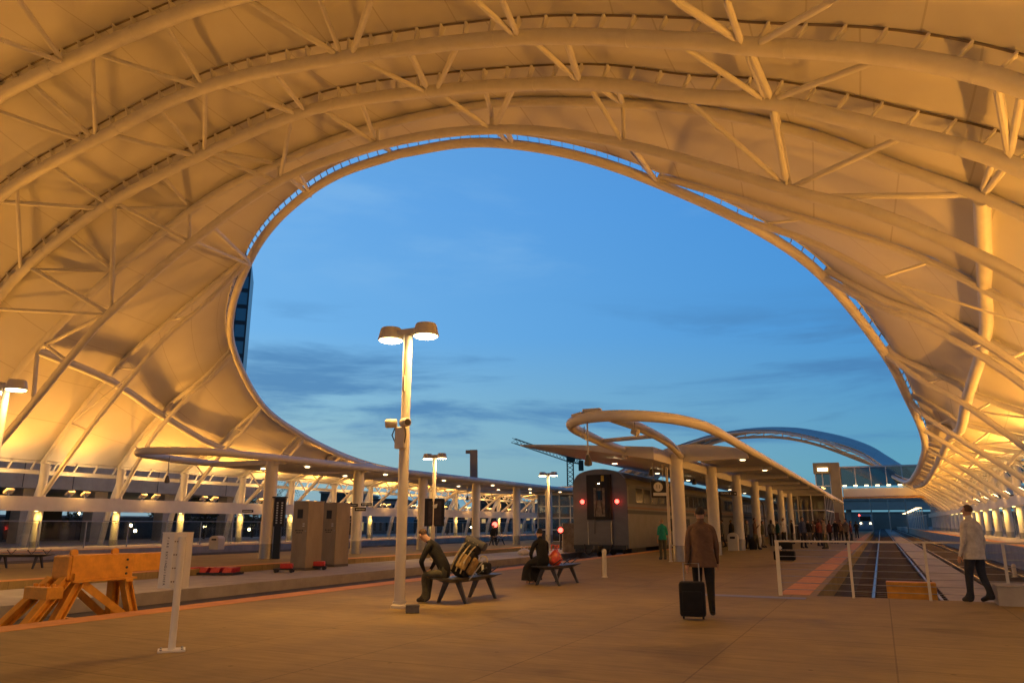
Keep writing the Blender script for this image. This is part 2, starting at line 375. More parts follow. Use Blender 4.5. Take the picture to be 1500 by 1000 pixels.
def resample(pts, n):
    d = [0]
    for a, b in zip(pts, pts[1:]): d.append(d[-1]+(Vector(b)-Vector(a)).length)
    out = []; j = 0
    for k in range(n):
        x = d[-1]*k/(n-1)
        while j < len(d)-2 and d[j+1] < x: j += 1
        t = (x-d[j])/max(d[j+1]-d[j], 1e-9); out.append(Vector(pts[j]).lerp(Vector(pts[j+1]), min(max(t, 0), 1)))
    return out
F3 = lambda s, pts: [W(u, s, z) for u, z in pts]
panel_uv = []
def loft(name, PA, PB, sag=0.25, M=6, m=MEMB):
    """membrane panel between two sampled edge lines, tensioned to a shallow saddle"""
    mb = MB(); N = len(PA); uvs = []
    for j in range(M+1):
        t = j/M
        for i in range(N):
            p = PA[i].lerp(PB[i], t); p = p+Vector((0, 0, -sag*4*t*(1-t)))
            mb.v.append(p)
    acc = [0]
    for a, b in zip(PA, PA[1:]): acc.append(acc[-1]+(b-a).length)
    for j in range(M):
        for i in range(N-1): mb.f.append((j*N+i, j*N+i+1, (j+1)*N+i+1, (j+1)*N+i))
    o = mb.build(name, m, HALL, True, ang=60)
    uvl = o.data.uv_layers.new(name='UVMap')
    for l in o.data.loops: uvl.data[l.index].uv = (acc[l.vertex_index % N], (l.vertex_index//N)/M)
    return o
NA = 61
EAVE_L, EAVE_R = (-48.4, 5.35), (8.9, 5.6)
fabs = []                                           # full-width fabric lines
def fabline(s, tube, d): 
    f = offs(tube, d); f[0] = (EAVE_L[0], tube[0][1]+0.1); f[-1] = (EAVE_R[0], tube[-1][1]+0.1)
    return (s, f)
ARCH = {}
for k, rr in (('a1', 0.30), ('a2', 0.27), ('a3', 0.25)):
    s, pts = A[k]; c = smooth2(pts); ARCH[k] = (s, c)
    f = fabline(s, c, 0.80); fabs.append(f)
    ab = MB().tube(F3(s, c), rr, 12); r0 = resample(F3(s, c), 120)
    for i in range(6, 114, 9): ab.tube([r0[i], r0[i].lerp(r0[i+1], 0.16)], rr+0.014, 14)
    t = ab.build('arch_tube', WHITE, HALL, True)
    top = offs(c, 0.62)
    r1 = resample(F3(s, c), 64); r2 = resample(F3(s, offs(c, 0.74)), 64)
    so = MB()
    for i in range(1, 63):
        one = MB() if (k != 'a1' and 7 < i < 57) else so
        a, b = r1[i], r2[i]; d = (r1[i+1]-r1[i-1]).normalized(); w = (b-a).normalized()
        x = d.cross(w).normalized()
        # tapered standoff plate
        a2 = a+w*(rr*0.8); q = x*0.16; q2 = x*0.07; th = d*0.03
        one.prism([a2-q2-th, a2+q2-th, b+q-th, b-q-th], th*2)
        if one is not so: one.build('standoff_plate', WHITE, t)
    setp(so.build('standoff_plate', WHITE, t), kind='stuff')
    MB().tube(F3(s, offs(c, 0.76)), 0.038, 6).build('membrane_clamp_bar', mat('clamp bar dark bronze', (0.25, 0.2, 0.15), 0.5, 0.3), t, True)  # one dark bronze tone along the whole bar
# nearest part of the roof, over and behind the viewer
for s, dz in ((13.2, 0.5), (8.0, 0.9), (2.0, 1.2), (-9.0, 1.4), (-24.0, 1.4)):
    c = [(u, z+dz*max(0, min(1, (z-8)/6))) for u, z in ARCH['a1'][1]]
    fabs.insert(0, fabline(s, c, 0.80))
    MB().tube(F3(s, c), 0.30, 10).build('arch_tube', WHITE, HALL, True)
# last full frame before the opening (two chords)
a4u = smooth2([(-48.2, 5.6), (-46.6, 7.6)]+trace(26, [(18, 548), (62, 496), (168, 392), (300, 288), (400, 237), (500, 195), (600, 167), (727, 145), (833, 142), (1000, 151), (1167, 182), (1333, 240), (1500, 303)])+[(7.0, 8.4), (8.7, 5.9)])
a4l = smooth2([(-47.6, 3.4)]+trace(26, [(10, 636), (57, 580), (106, 520), (163, 456), (283, 353), (410, 265), (560, 212), (720, 190), (900, 208), (1160, 280), (1290, 315), (1500, 410)])+[(7.9, 4.6)])
t4 = MB().tube(F3(26, offs(a4u, -0.24)), 0.20, 10).build('arch_tube', WHITE, HALL, True)
MB().tube(F3(26, a4l), 0.21, 10).build('arch_tube', WHITE, HALL, True)
fabs.append((26, a4u))
for i in range(len(fabs)-1):
    (sa, fa), (sb, fb) = fabs[i], fabs[i+1]
    loft('membrane_panel', resample(F3(sa, fa), NA), resample(F3(sb, fb), NA), 0.12)

# wing frames
def wing(k, side, s, up, lo):
    """up, lo: (u,z) lists from column to rim"""
    eu, ez = edge_at(s, side); h, z = rim_at(s)
    upc = smooth2(up+[(eu, ez)], 5); loc_ = smooth2(lo+[(UC+side*h, z)], 5)
    t = MB().tube(F3(s, offs(upc, -0.2 if side < 0 else 0.2)), 0.15, 8).build('wing_truss', WHITE, HALL, True)
    MB().tube(F3(s, loc_), 0.15, 8).build('lower_chord', WHITE, t, True)
    n_ = 4
    U_, L_ = resample(F3(s, offs(upc, -0.2 if side < 0 else 0.2)), 13), resample(F3(s, loc_), 13)
    st = MB()
    for a, b, r_ in ((2, 3, .065), (5, 6, .065), (8, 9, .065), (2, 6, .05)):
        if s < 70: MB().tube([U_[a], L_[b]], r_, 6).build('web_strut', WHITE, t, True)
        else: st.tube([U_[a], L_[b]], r_, 6)
    if st.v: setp(st.build('web_strut', WHITE, t, True), kind='stuff')
    return upc
nodeh = 24.5
STN = [31, 36.5, 42, 48, 54, 60, 66, 72, 78, 84, 90, 96, 102, 108, 114, 120, 126, 131.5, 137]
UP = {}
for s in STN:
    for side in (-1, 1):
        ss = s if s <= SM else 2*SM-s
        h, z = rim_at(s)
        e = EAVE_L if side < 0 else EAVE_R
        f = lambda hh: UC+side*hh
        if ss <= 31.5: up = [e, (f(26), 8.2), (f(23.9), 10.1), (f(21.5), 11.9), (f(17), 14.4)]; lo = [(f(27.9), 3.3), (f(25.6), 5.9), (f(23), 8.5), (f(18.8), 12.2), (f(15.4), 14.2)]
        elif ss <= 37: up = [e, (f(26.6), 7.6), (f(24.6), 9.3), (f(23.6), 10.0), (f(21), 11.4)]; lo = [(f(28), 3.3), (f(25.6), 7.0), (f(22.6), 9.75), (f(20.4), 11.1)]
        elif ss <= 43: up = [e, (f(24.7), 7.6), (f(23.9), 8.3), (f(21.6), 9.75)]; lo = [(f(27.8), 3.2), (f(24.1), 7.0), (f(22.4), 8.3)]
        elif ss <= 49: up = [e, (f(24.6), 6.95), (f(23.8), 7.6)]; lo = [(f(27.6), 3.1), (f(23), 7.0)]
        else: up = [e, (f(24.9), min(6.5, z-0.1)), (f(24.3), z+0.1)]; lo = [(f(27.6), 3.1), (f((27.6+h)/2), (3.1+z)/2+0.12)]
        up = [(u_, zf(z_, s)) for u_, z_ in up]; lo = [(u_, zf(z_, s)) for u_, z_ in lo]
        UP[(s, side)] = wing(0, side, s, up, lo)
# membranes over the wings
NW = 19
for side in (-1, 1):
    for sa, sb in zip(STN, STN[1:]):
        A_, B_ = resample(F3(sa, UP[(sa, side)]), NW), resample(F3(sb, UP[(sb, side)]), NW)
        # inner edge follows the curved opening
        mb_o = loft('membrane_panel', A_, B_, 0.06, 8)
        me = mb_o.data; org = ORG[HALL.name]
        for j in range(9):
            t = j/8; s_ = sa+(sb-sa)*t; eu, ez = edge_at(s_, side); tgt = W(eu, s_, ez)-org
            last = me.vertices[j*NW+NW-1].co; d = tgt-last
            for i in range(NW):
                wgt = (i/(NW-1))**2; me.vertices[j*NW+i].co += d*wgt
# panel between last full arch and the opening, near and far
def end_panel(sf, near=True):
    S0 = 31 if near else 137
    F = [(u, zf(z, sf)) for u, z in a4u]
    def part(lo, hi, N):
        # cut by u; end points interpolated
        def zat(u):
            for a, b in zip(F, F[1:]):
                if a[0] <= u <= b[0]: return a[1]+(b[1]-a[1])*(u-a[0])/max(b[0]-a[0], 1e-9)
            return F[0][1] if u < F[0][0] else F[-1][1]
        pts = [(lo, zat(lo))]+[p for p in F if lo < p[0] < hi]+[(hi, zat(hi))]
        return resample(F3(sf, pts), N)
    uL, uR = UC-12.5, UC+12.5
    wl, wr = UP[(S0, -1)], UP[(S0, 1)]
    L_ = part(F[0][0], uL, 25); M_ = part(uL, uR, 41); R_ = part(uR, F[-1][0], 25)
    idx = [i for i, p in enumerate(rimC) if (p[1] <= 31.01 if near else p[1] >= 136.99)]
    mid = sorted(((rimC[i][0], EDGE[i]) for i in idx), key=lambda q: q[0])
    PB = resample(F3(S0, wl), 25)+resample([p for _, p in mid], 41)[1:]+list(reversed(resample(F3(S0, wr), 25)))[1:]
    loft('membrane_panel', L_+M_[1:]+R_[1:], PB, 0.05, 6)
end_panel(26, True)
# far end of the hall
FARF = ((142, 0.0), (148, 1.3), (156, 2.3), (166, 2.9))
for s, dz in FARF:
    c = [(u, zf(z, 999)+dz*max(0, min(1, (z-6)/8))) for u, z in a4u]
    MB().tube(F3(s, offs(c, -0.24)), 0.22, 8).build('arch_tube', WHITE, HALL, True)
a4lf = [(u, zf(z, 999)) for u, z in a4l]; a4uf = [(u, zf(z, 999)) for u, z in a4u]
MB().tube(F3(142, a4lf), 0.24, 8).build('arch_tube', WHITE, HALL, True)
end_panel(142, False)
fs = [(s, [(u, zf(z, 999)+dz*max(0, min(1, (z-6)/8))) for u, z in a4u]) for s, dz in FARF]
for (sa, fa), (sb, fb) in zip(fs, fs[1:]): loft('membrane_panel', resample(F3(sa, fa), NA), resample(F3(sb, fb), NA), 0.1)
ru = resample(F3(142, offs(a4uf, -0.24)), 40); rl = resample(F3(142, a4lf), 40)
for i in range(3, 37, 2):
    MB().tube([ru[i], rl[i]], 0.09, 6).build('arch_web', WHITE, HALL, True); MB().tube([rl[i], ru[i+2]], 0.07, 6).build('arch_web', WHITE, HALL, True)

# struts of the near space frame: (x0,y0,plane0, x1,y1,plane1)
PL = {'0': 13.2, '1': 17.5, '2': 20.5, '3': 23.5, '4': 26.0, 'r': 30.0, 'q': 31.0}
ST_ = '''20 -10 0 97 80 1;0 58 0 97 80 1;450 -5 1 505 72 2;545 -5 1 515 72 2;690 -5 1 757 55 2;733 -5 1 757 52 2;980 -5 1 1088 63 2;1062 -5 1 1090 62 2;1230 -5 1 1105 60 2;350 15 1 505 82 2
133 92 1 300 140 2;240 40 1 297 130 2;42 100 1 137 205 2;133 60 1 140 205 2;-20 180 1 130 207 2
160 212 2 290 230 3;75 230 2 155 303 3;22 275 2 33 398 3;-10 294 2 150 306 3;303 140 2 295 225 3;230 160 2 292 225 3;318 145 2 440 178 3;400 105 2 445 172 3;515 92 2 628 137 3;592 75 2 627 132 3;675 68 2 635 132 3;768 62 2 850 122 3;822 60 2 846 116 3;990 62 2 1125 150 3;1092 72 2 1122 148 3;1097 72 2 1130 148 3;1295 85 2 1130 147 3;1497 130 2 1478 236 3;1460 120 2 1480 236 3
155 308 3 278 304 4;170 312 3 277 353 4;166 312 3 162 458 4;98 350 3 166 395 4;40 398 3 160 397 4;45 405 3 158 458 4;-10 461 3 158 461 4;236 262 3 278 303 4;315 230 3 408 240 4;300 238 3 405 265 4;425 185 3 410 263 4;465 172 3 550 210 4;524 155 3 550 207 4;645 140 3 720 190 4;755 130 3 725 186 4;712 133 3 722 175 4;858 128 3 912 210 4;868 130 3 912 152 4;905 128 3 912 152 4;1000 142 3 1148 270 4;1128 155 3 1153 275 4;1133 155 3 1142 185 4;1335 195 3 1162 273 4;1476 240 3 1440 285 4;1455 235 3 1438 283 4
168 395 4 162 458 4;278 305 4 277 353 4;408 240 4 409 264 4;553 182 4 553 216 4;720 147 4 720 190 4;912 150 4 914 210 4;1142 185 4 1158 277 4;300 -5 1 325 8 1
540 205 4 580 226 r;560 212 4 578 226 r;425 262 4 455 287 r;440 258 4 456 287 r;725 190 4 750 214 r;742 191 4 752 213 r;914 210 4 963 266 q;925 214 4 962 266 q;310 331 4 367 386 q;283 353 4 366 388 q;1200 288 4 1420 286 4;1438 288 4 1456 400 q;163 456 4 55 512 4;60 500 4 100 530 4;55 512 4 48 590 4'''
k = 0
for item in ST_.replace('\n', ';').split(';'):
    x0, y0, p0, x1, y1, p1 = item.split()
    s0, s1 = PL[p0], PL[p1]; a, b = onS(float(x0), float(y0), s0), onS(float(x1), float(y1), s1)
    A3, B3 = W(a[0], s0, a[1]), W(b[0], s1, b[1])
    lines = {'1': ARCH['a1'], '2': ARCH['a2'], '3': ARCH['a3']}
    def snap(P, pl):
        if pl not in lines: return P
        ss, c = lines[pl]; q = min((W(u, ss, z) for u, z in smooth2(c, 3)), key=lambda v: (v-P).length)
        return P.lerp(q, 0.85) if 0.12 < (q-P).length < 1.1 else P
    A3, B3 = snap(A3, p0), snap(B3, p1)
    d = (B3-A3).normalized(); r = 0.10 if k % 3 else 0.12
    L = (B3-A3).length; mb = MB()
    if L > 2.5:
        mb.tube([A3+d*0.30, A3+d*0.42, B3-d*0.42, B3-d*0.30], [r*0.62, r, r, r*0.62], 10)
        for e_, sg in ((A3, 1), (B3, -1)):
            mb.bar(e_-d*sg*0.05, e_+d*sg*0.40, 0.03, r*1.7); mb.bar(e_+d*sg*0.12, e_+d*sg*0.36, 0.10, r*0.9)
    else: mb.tube([A3, B3], r*0.8, 8)
    mb.build('space_frame_strut', WHITE, HALL, True, ang=30); k += 1
# purlin tubes along the wings
PURL = {-1: {26: (55, 512), 31: (165, 550), 36.5: (239, 601), 42: (324, 649)}, 1: {26: (1438, 290), 31: (1440, 403), 36.5: (1441, 482)}}
for side in (-1, 1):
    pts = []
    for s in [26]+STN:
        if s in PURL[side]: u_, z_ = onS(*PURL[side][s], s); z_ -= 0.05 if s == 26 else 0.38
        else:
            c = UP[(s, side)]; best = min(c, key=lambda p: abs(abs(p[0]-UC)-24.2)); u_, z_ = best[0], best[1]-0.62
        pts.append(W(u_, s, z_))
    MB().tube(catmull(pts, 3), 0.25, 14).build('purlin_tube', WHITE, HALL, True)

# side colonnades: columns, raking legs, long beam, eave gutter
sidest = [-24, -14, -7, -1, 5, 11, 17.5, 20.5, 23.5, 26]+STN+[142.5, 148, 154]
for side in (-1, 1):
    zg = 0.0 if side < 0 else 0.5
    cu = UC+side*28.15
    for s in sidest:
        top = 5.2 if s >= 26 else (6.4 if s > 22 else 7.2)
        c = MB().tube([W(cu, s, zg), W(cu, s, top)], 0.26, 14).build('side_column', WHITE, HALL, True)
        MB().tube([W(cu, s, zg), W(cu, s, zg+0.4)], 0.275, 14).build('base_sleeve', GALV, c, True)
        leg = catmull([W(cu+side*0.1, s+0.25, top-0.1), W(cu+side*1.5, s+0.6, 2.6), W(cu+side*2.3, s+0.75, zg)], 6)
        MB().tube(leg, 0.2, 10).build('raking_leg', WHITE, HALL, True)
    z0, z1 = (2.24, 3.12) if side < 0 else (2.58, 3.2)
    MB().hbox(cu-side*0.55, cu-side*0.28, -26, 156, z0, z1).build('long_beam', WHITE, HALL)
    ew = cu+side*0.55
    MB().tube([W(ew, -2, 5.35), W(ew, 157, 5.45)], 0.16, 8).build('eave_tube', WHITE, HALL, True)
    MB().hbox(ew-0.1, ew+0.1, -2, 157, 4.55, 4.8).build('eave_beam', WHITE, HALL)
    eb = MB()
    s = 0
    while s < 156:
        one = MB() if (side < 0 and 26 < s < 80) or (side > 0 and 40 < s < 100) else eb
        one.bar(W(ew, s, 4.8), W(ew-side*0.35, s, 5.3), 0.09, 0.09)
        if one is not eb: one.build('eave_bracket', WHITE, HALL)
        s += 1.45
    setp(eb.build('eave_bracket', WHITE, HALL), kind='stuff')
    # small column downlights under the beam
    for s in STN[:14]:
        MB().lathe(W(cu-side*0.42, s-0.42, z0-0.04), [(0.09, 0.0), (0.09, 0.04)], 12).build('column_downlight', EMY, HALL)
        if s < 100: spot('column_lamp', W(cu-side*0.78, s-0.42, z0-0.05), UX*side*0.42+AX*0.22+Vector((0, 0, -1)), 215, (1, 0.54, 0.10), 130, 0.8, 0.05)

# floodlights standing on the side beams, throwing light up on the membrane
def flood():
    t = thing('floodlight', 'small boxy floodlight on top of the long white side beam', 'floodlight', (0, 0, 0), 0, 'floodlights along the side beams')
    MB().box((0, 0, 0.08), (0.12, 0.12, 0.16)).build('bracket', GALV, t, local=True)
    q = Matrix.Rotation(R(-35), 3, 'Y')
    X_, Z_ = q @ XL, q @ ZL
    h = MB().box((0.05, 0, 0.26), (0.42, 0.5, 0.16), X_, YL, Z_, bev=0.03).build('housing', LAMPP, t, local=True)
    MB().box(Vector((0.05, 0, 0.26))+Z_*0.085, (0.34, 0.42, 0.006), X_, YL, Z_).build('lens', EMW, t, local=True)
    return t
def spill(loc, power):
    l = bpy.data.lights.new('flood_spill', 'POINT'); l.energy = power; l.color = (1.0, 0.46, 0.09); l.shadow_soft_size = 0.25
    o = bpy.data.objects.new('flood_spill', l); COL.objects.link(o); o.location = loc
fl0 = flood(); first = True
FLOODP = 2500
for side in (-1, 1):
    cu = UC+side*28.15; zt = 3.12 if side < 0 else 3.2
    for s in STN[:17]+[26, 20.5, 15, 9, 2, -6, -15]:
        for ds in (1.6, 2.7):
            o = fl0 if first else copy_tree(fl0); first = False
            o.location = W(cu-side*0.41, s+ds, zt); o.rotation_euler = (0, 0, RZ+(0 if side < 0 else PI))
        if (side < 0 and 26 <= s <= 96) or (side > 0 and 42 <= s <= 110): spill(W(cu-side*0.75, s+2.1, zt+0.75), 170)
        spot('flood_lamp', W(cu-side*0.2, s+2.1, zt+0.55), UX*(-side)*1.0+Vector((0, 0, 0.82))+AX*random.uniform(-.1, .1), FLOODP*(1.0 if s > 27 else 1.15)*(0.85 if side > 0 and s < 45 else 1.0), WARM, 124, 1.0, 0.13)

# ------------------------------------------------------------------ twin-head lamp posts
def lamp_post(name, label, P, H, r0, r1, full=False, group=None, power=260, sc=1.0):
    t = thing(name, label, 'lamp post', P, RZ, group)
    MB().lathe((0, 0, 0), [(r0*1.55, 0), (r0*1.55, 0.05), (r0*1.2, 0.07), (r0*1.2, 0.12)], 20).build('base_plate', CREAM, t, True, local=True)
    MB().lathe((0, 0, 0), [(r0, 0.0), (r0, H*0.62), (r1, H*0.625), (r1, H-0.02)], 20).build('pole', CREAM, t, True, local=True, ang=60)
    MB().box((0, 0, H+0.0), (0.62*sc, 0.20*sc, 0.14*sc), bev=0.05*sc).build('head_arm', LAMPP, t, True, local=True)
    for d in (-1, 1):
        c = Vector((d*0.40*sc, 0, H-0.03))
        h = MB().lathe(c, [(0.10*sc, 0.17*sc), (0.185*sc, 0.16*sc), (0.205*sc, 0.13*sc), (0.25*sc, -0.07*sc), (0.238*sc, -0.08*sc)][::-1], 24).build('lamp_head', LAMPP, t, True, local=True, ang=35)
        MB().lathe(c+Vector((0, 0, -0.087*sc)), [(0.19*sc, -0.022), (0.224*sc, 0.0)], 24).build('lens', EMW, h, local=True)
        wp = Vector(P)+UX*c.x+Vector((0, 0, c.z-0.14*sc))
        spot('lamp_glow', wp, UX*d*0.1+Vector((0, 0, -1)), power, (1.0, 0.50, 0.12), 165, 0.35, 0.14)
    if full:
        MB().box((0, -r1*1.0, H*0.80), (0.05, 0.06, 0.3), bev=0.01).build('service_box', CREAM, t, local=True)
        zc = H*0.595
        MB().box((0, -0.13, zc), (0.21, 0.12, 0.40), bev=0.02).build('camera_bracket', CREAM, t, local=True)
        for d in (-1, 1):
            q = Vector((d*0.85, -0.5, -0.05)).normalized()
            b = MB().lathe(Vector((d*0.06, -0.18, zc+0.27)), [(0.07, 0), (0.082, 0.02), (0.082, 0.2), (0.07, 0.215)], 18, q).build('speaker', CREAM, t, True, local=True)
            MB().lathe(Vector((d*0.06, -0.18, zc+0.27))+q*0.214, [(0.06, 0), (0.06, 0.006)], 18, q).build('grille', mat('grille grey', (0.12, 0.11, 0.1), 0.6), b, local=True)
            MB().tube([Vector((d*0.1, -0.16, zc+0.22)), Vector((d*0.15, -0.2, zc+0.05)), Vector((d*0.1, -0.15, zc-0.1))], 0.012, 6).build('cable', BLACK, t, True, local=True)
    return t
PA = gnd(584.5, 890)
rA = ray(593, 487); dA = math.hypot(PA.x, PA.y); HA = EYE+rA.z*dA/math.hypot(rA.x, rA.y)
lamp_post('lamp_post', 'tall cream foreground lamp post with two lit heads and two horn speakers', PA, HA, 0.095, 0.084, True, power=360)
for px, py, lab in ((10, 566, 'lit twin-head lamp post at the left edge behind the yellow buffer stop'), (637, 668, 'lit twin-head lamp post carrying a dark poster board, beside the tall foreground lamp'), (803, 694, 'farthest lit twin-head lamp post, just left of the silver train')):
    r = ray(px, py); best = None
    # stands on the walkway line at u = -19.3
    k = -19.3/(r.dot(UX)); P = Vector((r.x*k, r.y*k, -0.2)); H = EYE+r.z*k+0.2
    lamp_post('lamp_post', lab, P, H, 0.10, 0.085, power=230, group=None)
# poster board on the second lamp
r = ray(637, 750); k = -19.3/(r.dot(UX)); P = Vector((r.x*k, r.y*k, 0)); zb = EYE+r.z*k
t = thing('poster_board', 'dark poster board hung on a lamp post pole, with a pale mark on it', 'sign', P+Vector((0, -0.16, zb-0.65)))
MB().box((0, 0, 0.65), (0.95, 0.08, 1.3), bev=0.015).build('board', SIGNB, t, local=True)
MB().box((0.02, -0.045, 0.62), (0.62, 0.006, 1.1)).build('poster', mat('poster dark print', (0.06, 0.045, 0.045), 0.5, noise=0.6, nscale=5), t, local=True)
MB().prism([(-0.1, -0.05, 0.98), (0.14, -0.05, 1.06), (0.1, -0.05, 0.86), (-0.04, -0.05, 0.84)], (0, -0.004, 0)).build('pale_mark', SIGNW, t, local=True)

# ------------------------------------------------------------------ fire extinguisher cabinet
PF = gnd(251, 953)
FXW = mat('cabinet white paint', (0.84, 0.80, 0.70), 0.45, noise=0.06, nscale=3)
fx = thing('fire_extinguisher_cabinet', 'white fire extinguisher cabinet on a slim bolted post in the near left corner', 'cabinet', PF, R(23))
MB().box((0, 0, 0.011), (0.30, 0.24, 0.022), bev=0.004).build('base_plate', FXW, fx, local=True)
for a in (-1, 1):
    for b in (-1, 1): MB().lathe((a*0.115, b*0.085, 0.022), [(0.014, 0), (0.014, 0.014)], 8).build('anchor_bolt', GALV, fx, local=True)
MB().lathe((0, 0, 0.02), [(0.041, 0), (0.041, 1.28)], 18).build('post', FXW, fx, True, local=True)
# five-sided cabinet body behind the post
poly = [(-0.225, 0.07, 0), (-0.095, -0.045, 0), (0.05, -0.045, 0), (0.12, 0.03, 0), (0.12, 0.19, 0), (-0.225, 0.19, 0)]
z0f, z1f = 0.70, 1.34
bx = MB().prism([Vector(p)+Vector((0, 0.055, z0f)) for p in poly], (0, 0, z1f-z0f)).build('cabinet_body', FXW, fx, local=True)
MB().prism([Vector((p[0]*1.03, p[1]*1.03, 0))+Vector((0, 0.055, z1f)) for p in poly], (0, 0, 0.012)).build('lid', FXW, fx, local=True)
for i in range(4):
    for x in (-0.077, -0.052): MB().lathe((x, 0.008, z0f+0.08+i*0.155), [(0.0085, 0), (0.0085, 0.006)], 8, Vector((0, -1, 0))).build('rivet', mat('rivet bronze', (0.2, 0.14, 0.08), 0.4, 0.8), bx, local=True)
A0, B0 = Vector((-0.225, 0.125, 0)), Vector((-0.095, 0.01, 0))
fd = (B0-A0).normalized(); fn = Vector((fd.y, -fd.x, 0))
mid = A0.lerp(B0, 0.5)+fn*0.001
# stacked letters reading downwards
for i, ch in enumerate('FIRE EXTINGUISHER'):
    if ch == ' ': continue
    text(ch, 'letter', 0.042, mid+Vector((0, 0, z1f-0.055-i*0.0335)), -Vector((0, 0, 1)), fd, SIGNB, bx, 0.001)

# ------------------------------------------------------------------ yellow buffer stop
bs = thing('buffer_stop', 'big orange-yellow steel buffer stop at the end of the left track', 'buffer stop', W(-13.15, 9.1, -0.5), RZ)
BW = 0.46
MB().box((0, 0.62, 1.195), (BW, 1.25, 0.43), bev=0.012).build('ram_block', YELLOW, bs, local=True)
MB().box((0.03, 1.85, 1.235), (0.36, 1.2, 0.33), bev=0.012).build('ram_extension', YELLOW, bs, local=True)
MB().box((0, -0.03, 1.195), (BW*0.94, 0.06, 0.40), bev=0.015).build('end_plate', YELLOW, bs, local=True)
MB().box((0.02, 2.5, 1.235), (0.50, 0.12, 0.44), bev=0.03).build('striker_plate', YELLOW, bs, local=True)
for y in (0.10, 0.92): MB().lathe((BW*0.2, y, 1.445), [(0.07, -0.025), (0.07, 0.025)], 14, XL).build('lifting_lug', YELLOW, bs, local=True)
MB().box((0, 0.66, 0.965), (BW+0.12, 1.30, 0.035)).build('base_flange', YELLOW, bs, local=True)
def ibeam(a, b, w, d, name, side=XL):
    a, b = Vector(a), Vector(b); dr = (b-a).normalized(); s_ = (side-dr*side.dot(dr)).normalized()
    q = MB()
    n_ = dr.cross(s_)
    for k_ in (-1, 1): q.box((a+b)/2+n_*k_*(d/2-0.012), (w, (b-a).length, 0.024), s_, dr, n_)
    q.box((a+b)/2, (0.02, (b-a).length-0.004, d-0.05), s_, dr, n_); q.build(name, YELLOW, bs, local=True)
for x in (-1, 1):
    ibeam((x*0.15, 0.20, 0.945), (x*0.34, -0.42, 0.0), 0.15, 0.17, 'front_leg')
    ibeam((x*0.15, 1.16, 0.945), (x*0.34, 1.34, 0.0), 0.15, 0.17, 'rear_leg')
    ibeam((x*0.17, -0.06, 1.0), (x*0.36, -1.02, 0.0), 0.17, 0.15, 'raking_strut')
    MB().bar((x*0.20, 0.26, 0.93), (x*0.33, 1.22, 0.22), 0.02, 0.13).build('diagonal_brace', YELLOW, bs, local=True)
    for y in (-0.42, 1.34, -1.02): MB().box((x*0.35, y, 0.015), (0.3, 0.3, 0.03)).build('foot_plate', YELLOW, bs, local=True)
    MB().prism([(x*(BW/2+0.004), 0.04, 0.985), (x*(BW/2+0.004), 0.28, 0.985), (x*(BW/2+0.004), 0.04, 1.10)], (x*0.05, 0, 0)).build('gusset', YELLOW, bs, local=True)
    for y, z in ((1.10, 1.30), (1.10, 1.16), (1.10, 1.05)): MB().lathe((x*BW/2, y, z), [(0.022, 0), (0.022, 0.016)], 10, XL*x).build('bolt', DARKM, bs, local=True)
MB().box((0, -0.30, 0.80), (0.62, 0.30, 0.20), bev=0.01).build('strut_block', YELLOW, bs, local=True)
for i in range(4): MB().lathe((-0.24+0.16*i, -0.30, 0.90), [(0.035, 0), (0.035, 0.05)], 8).build('bolt', YELLOW, bs, local=True)
MB().box((0, 1.1, 0.93), (0.7, 0.16, 0.05)).build('cross_plate', YELLOW, bs, local=True)
MB().bar((-0.34, 0.4, 0.25), (0.34, 0.4, 0.25), 0.09, 0.12).build('tie_bar', YELLOW, bs, local=True)
# small buffer at the right track
P = W(0.45, 18.9, -0.46)
sb = thing('buffer_stop', 'small yellow buffer block at the track end behind the wire railing', 'buffer stop', P, RZ)
MB().box((0, 0, 0.5), (0.95, 0.3, 0.42), bev=0.02).build('block', YELLOW, sb, local=True)
for d in (-0.32, 0.32): MB().bar((d, 0.0, 0.3), (d, 0.15, 0), 0.1, 0.14).build('leg', YELLOW, sb, local=True)
P = gnd(1488, 885, 0)
cb = thing('concrete_block', 'low grey concrete block at the right edge of the concourse', 'block', P, RZ)
MB().prism([(-0.3, -0.4, 0), (0.6, -0.4, 0), (0.6, 0.4, 0), (-0.3, 0.4, 0)], (0, 0, 0.33)).build('body', CONC, cb, local=True)
MB().box((0.15, 0, 0.345), (0.94, 0.84, 0.03), bev=0.008).build('cap', CONC, cb, local=True)
for px, py in ((1436, 868),):
    P = gnd(1487, 845, -0.4); tt = thing('bollard', 'short cream bollard beyond the concrete block on the right', 'bollard', P)
    MB().lathe((0, 0, 0), [(0.07, 0), (0.07, 0.42), (0.05, 0.46)], 14).build('post', CREAM, tt, True, local=True)
    MB().lathe((0, 0, 0.0), [(0.12, 0), (0.12, 0.02)], 14).build('base_plate', GALV, tt, local=True)

# ------------------------------------------------------------------ wire guard railing
rl = thing('guard_railing', 'slim white railing with tight wires closing off the right tracks', 'railing', W(0.3, 17.35, 0))
us = [-2.04, -0.64, 0.73, 2.05, 3.4, 4.8]
for i, u in enumerate(us):
    wd = 0.075 if i == 0 else 0.05
    MB().hbox(u-wd/2, u+wd/2, 17.33, 17.37, 0, 1.08).build('rail_post', CREAM, rl)
MB().hbox(us[0]-0.04, us[-1]+0.04, 17.32, 17.38, 1.08, 1.115).build('top_rail', CREAM, rl)
for i in range(7):
    z = 0.13+i*0.132; MB().tube([W(us[0], 17.35, z), W(us[-1], 17.35, z)], 0.006, 6).build('wire', GALV, rl)

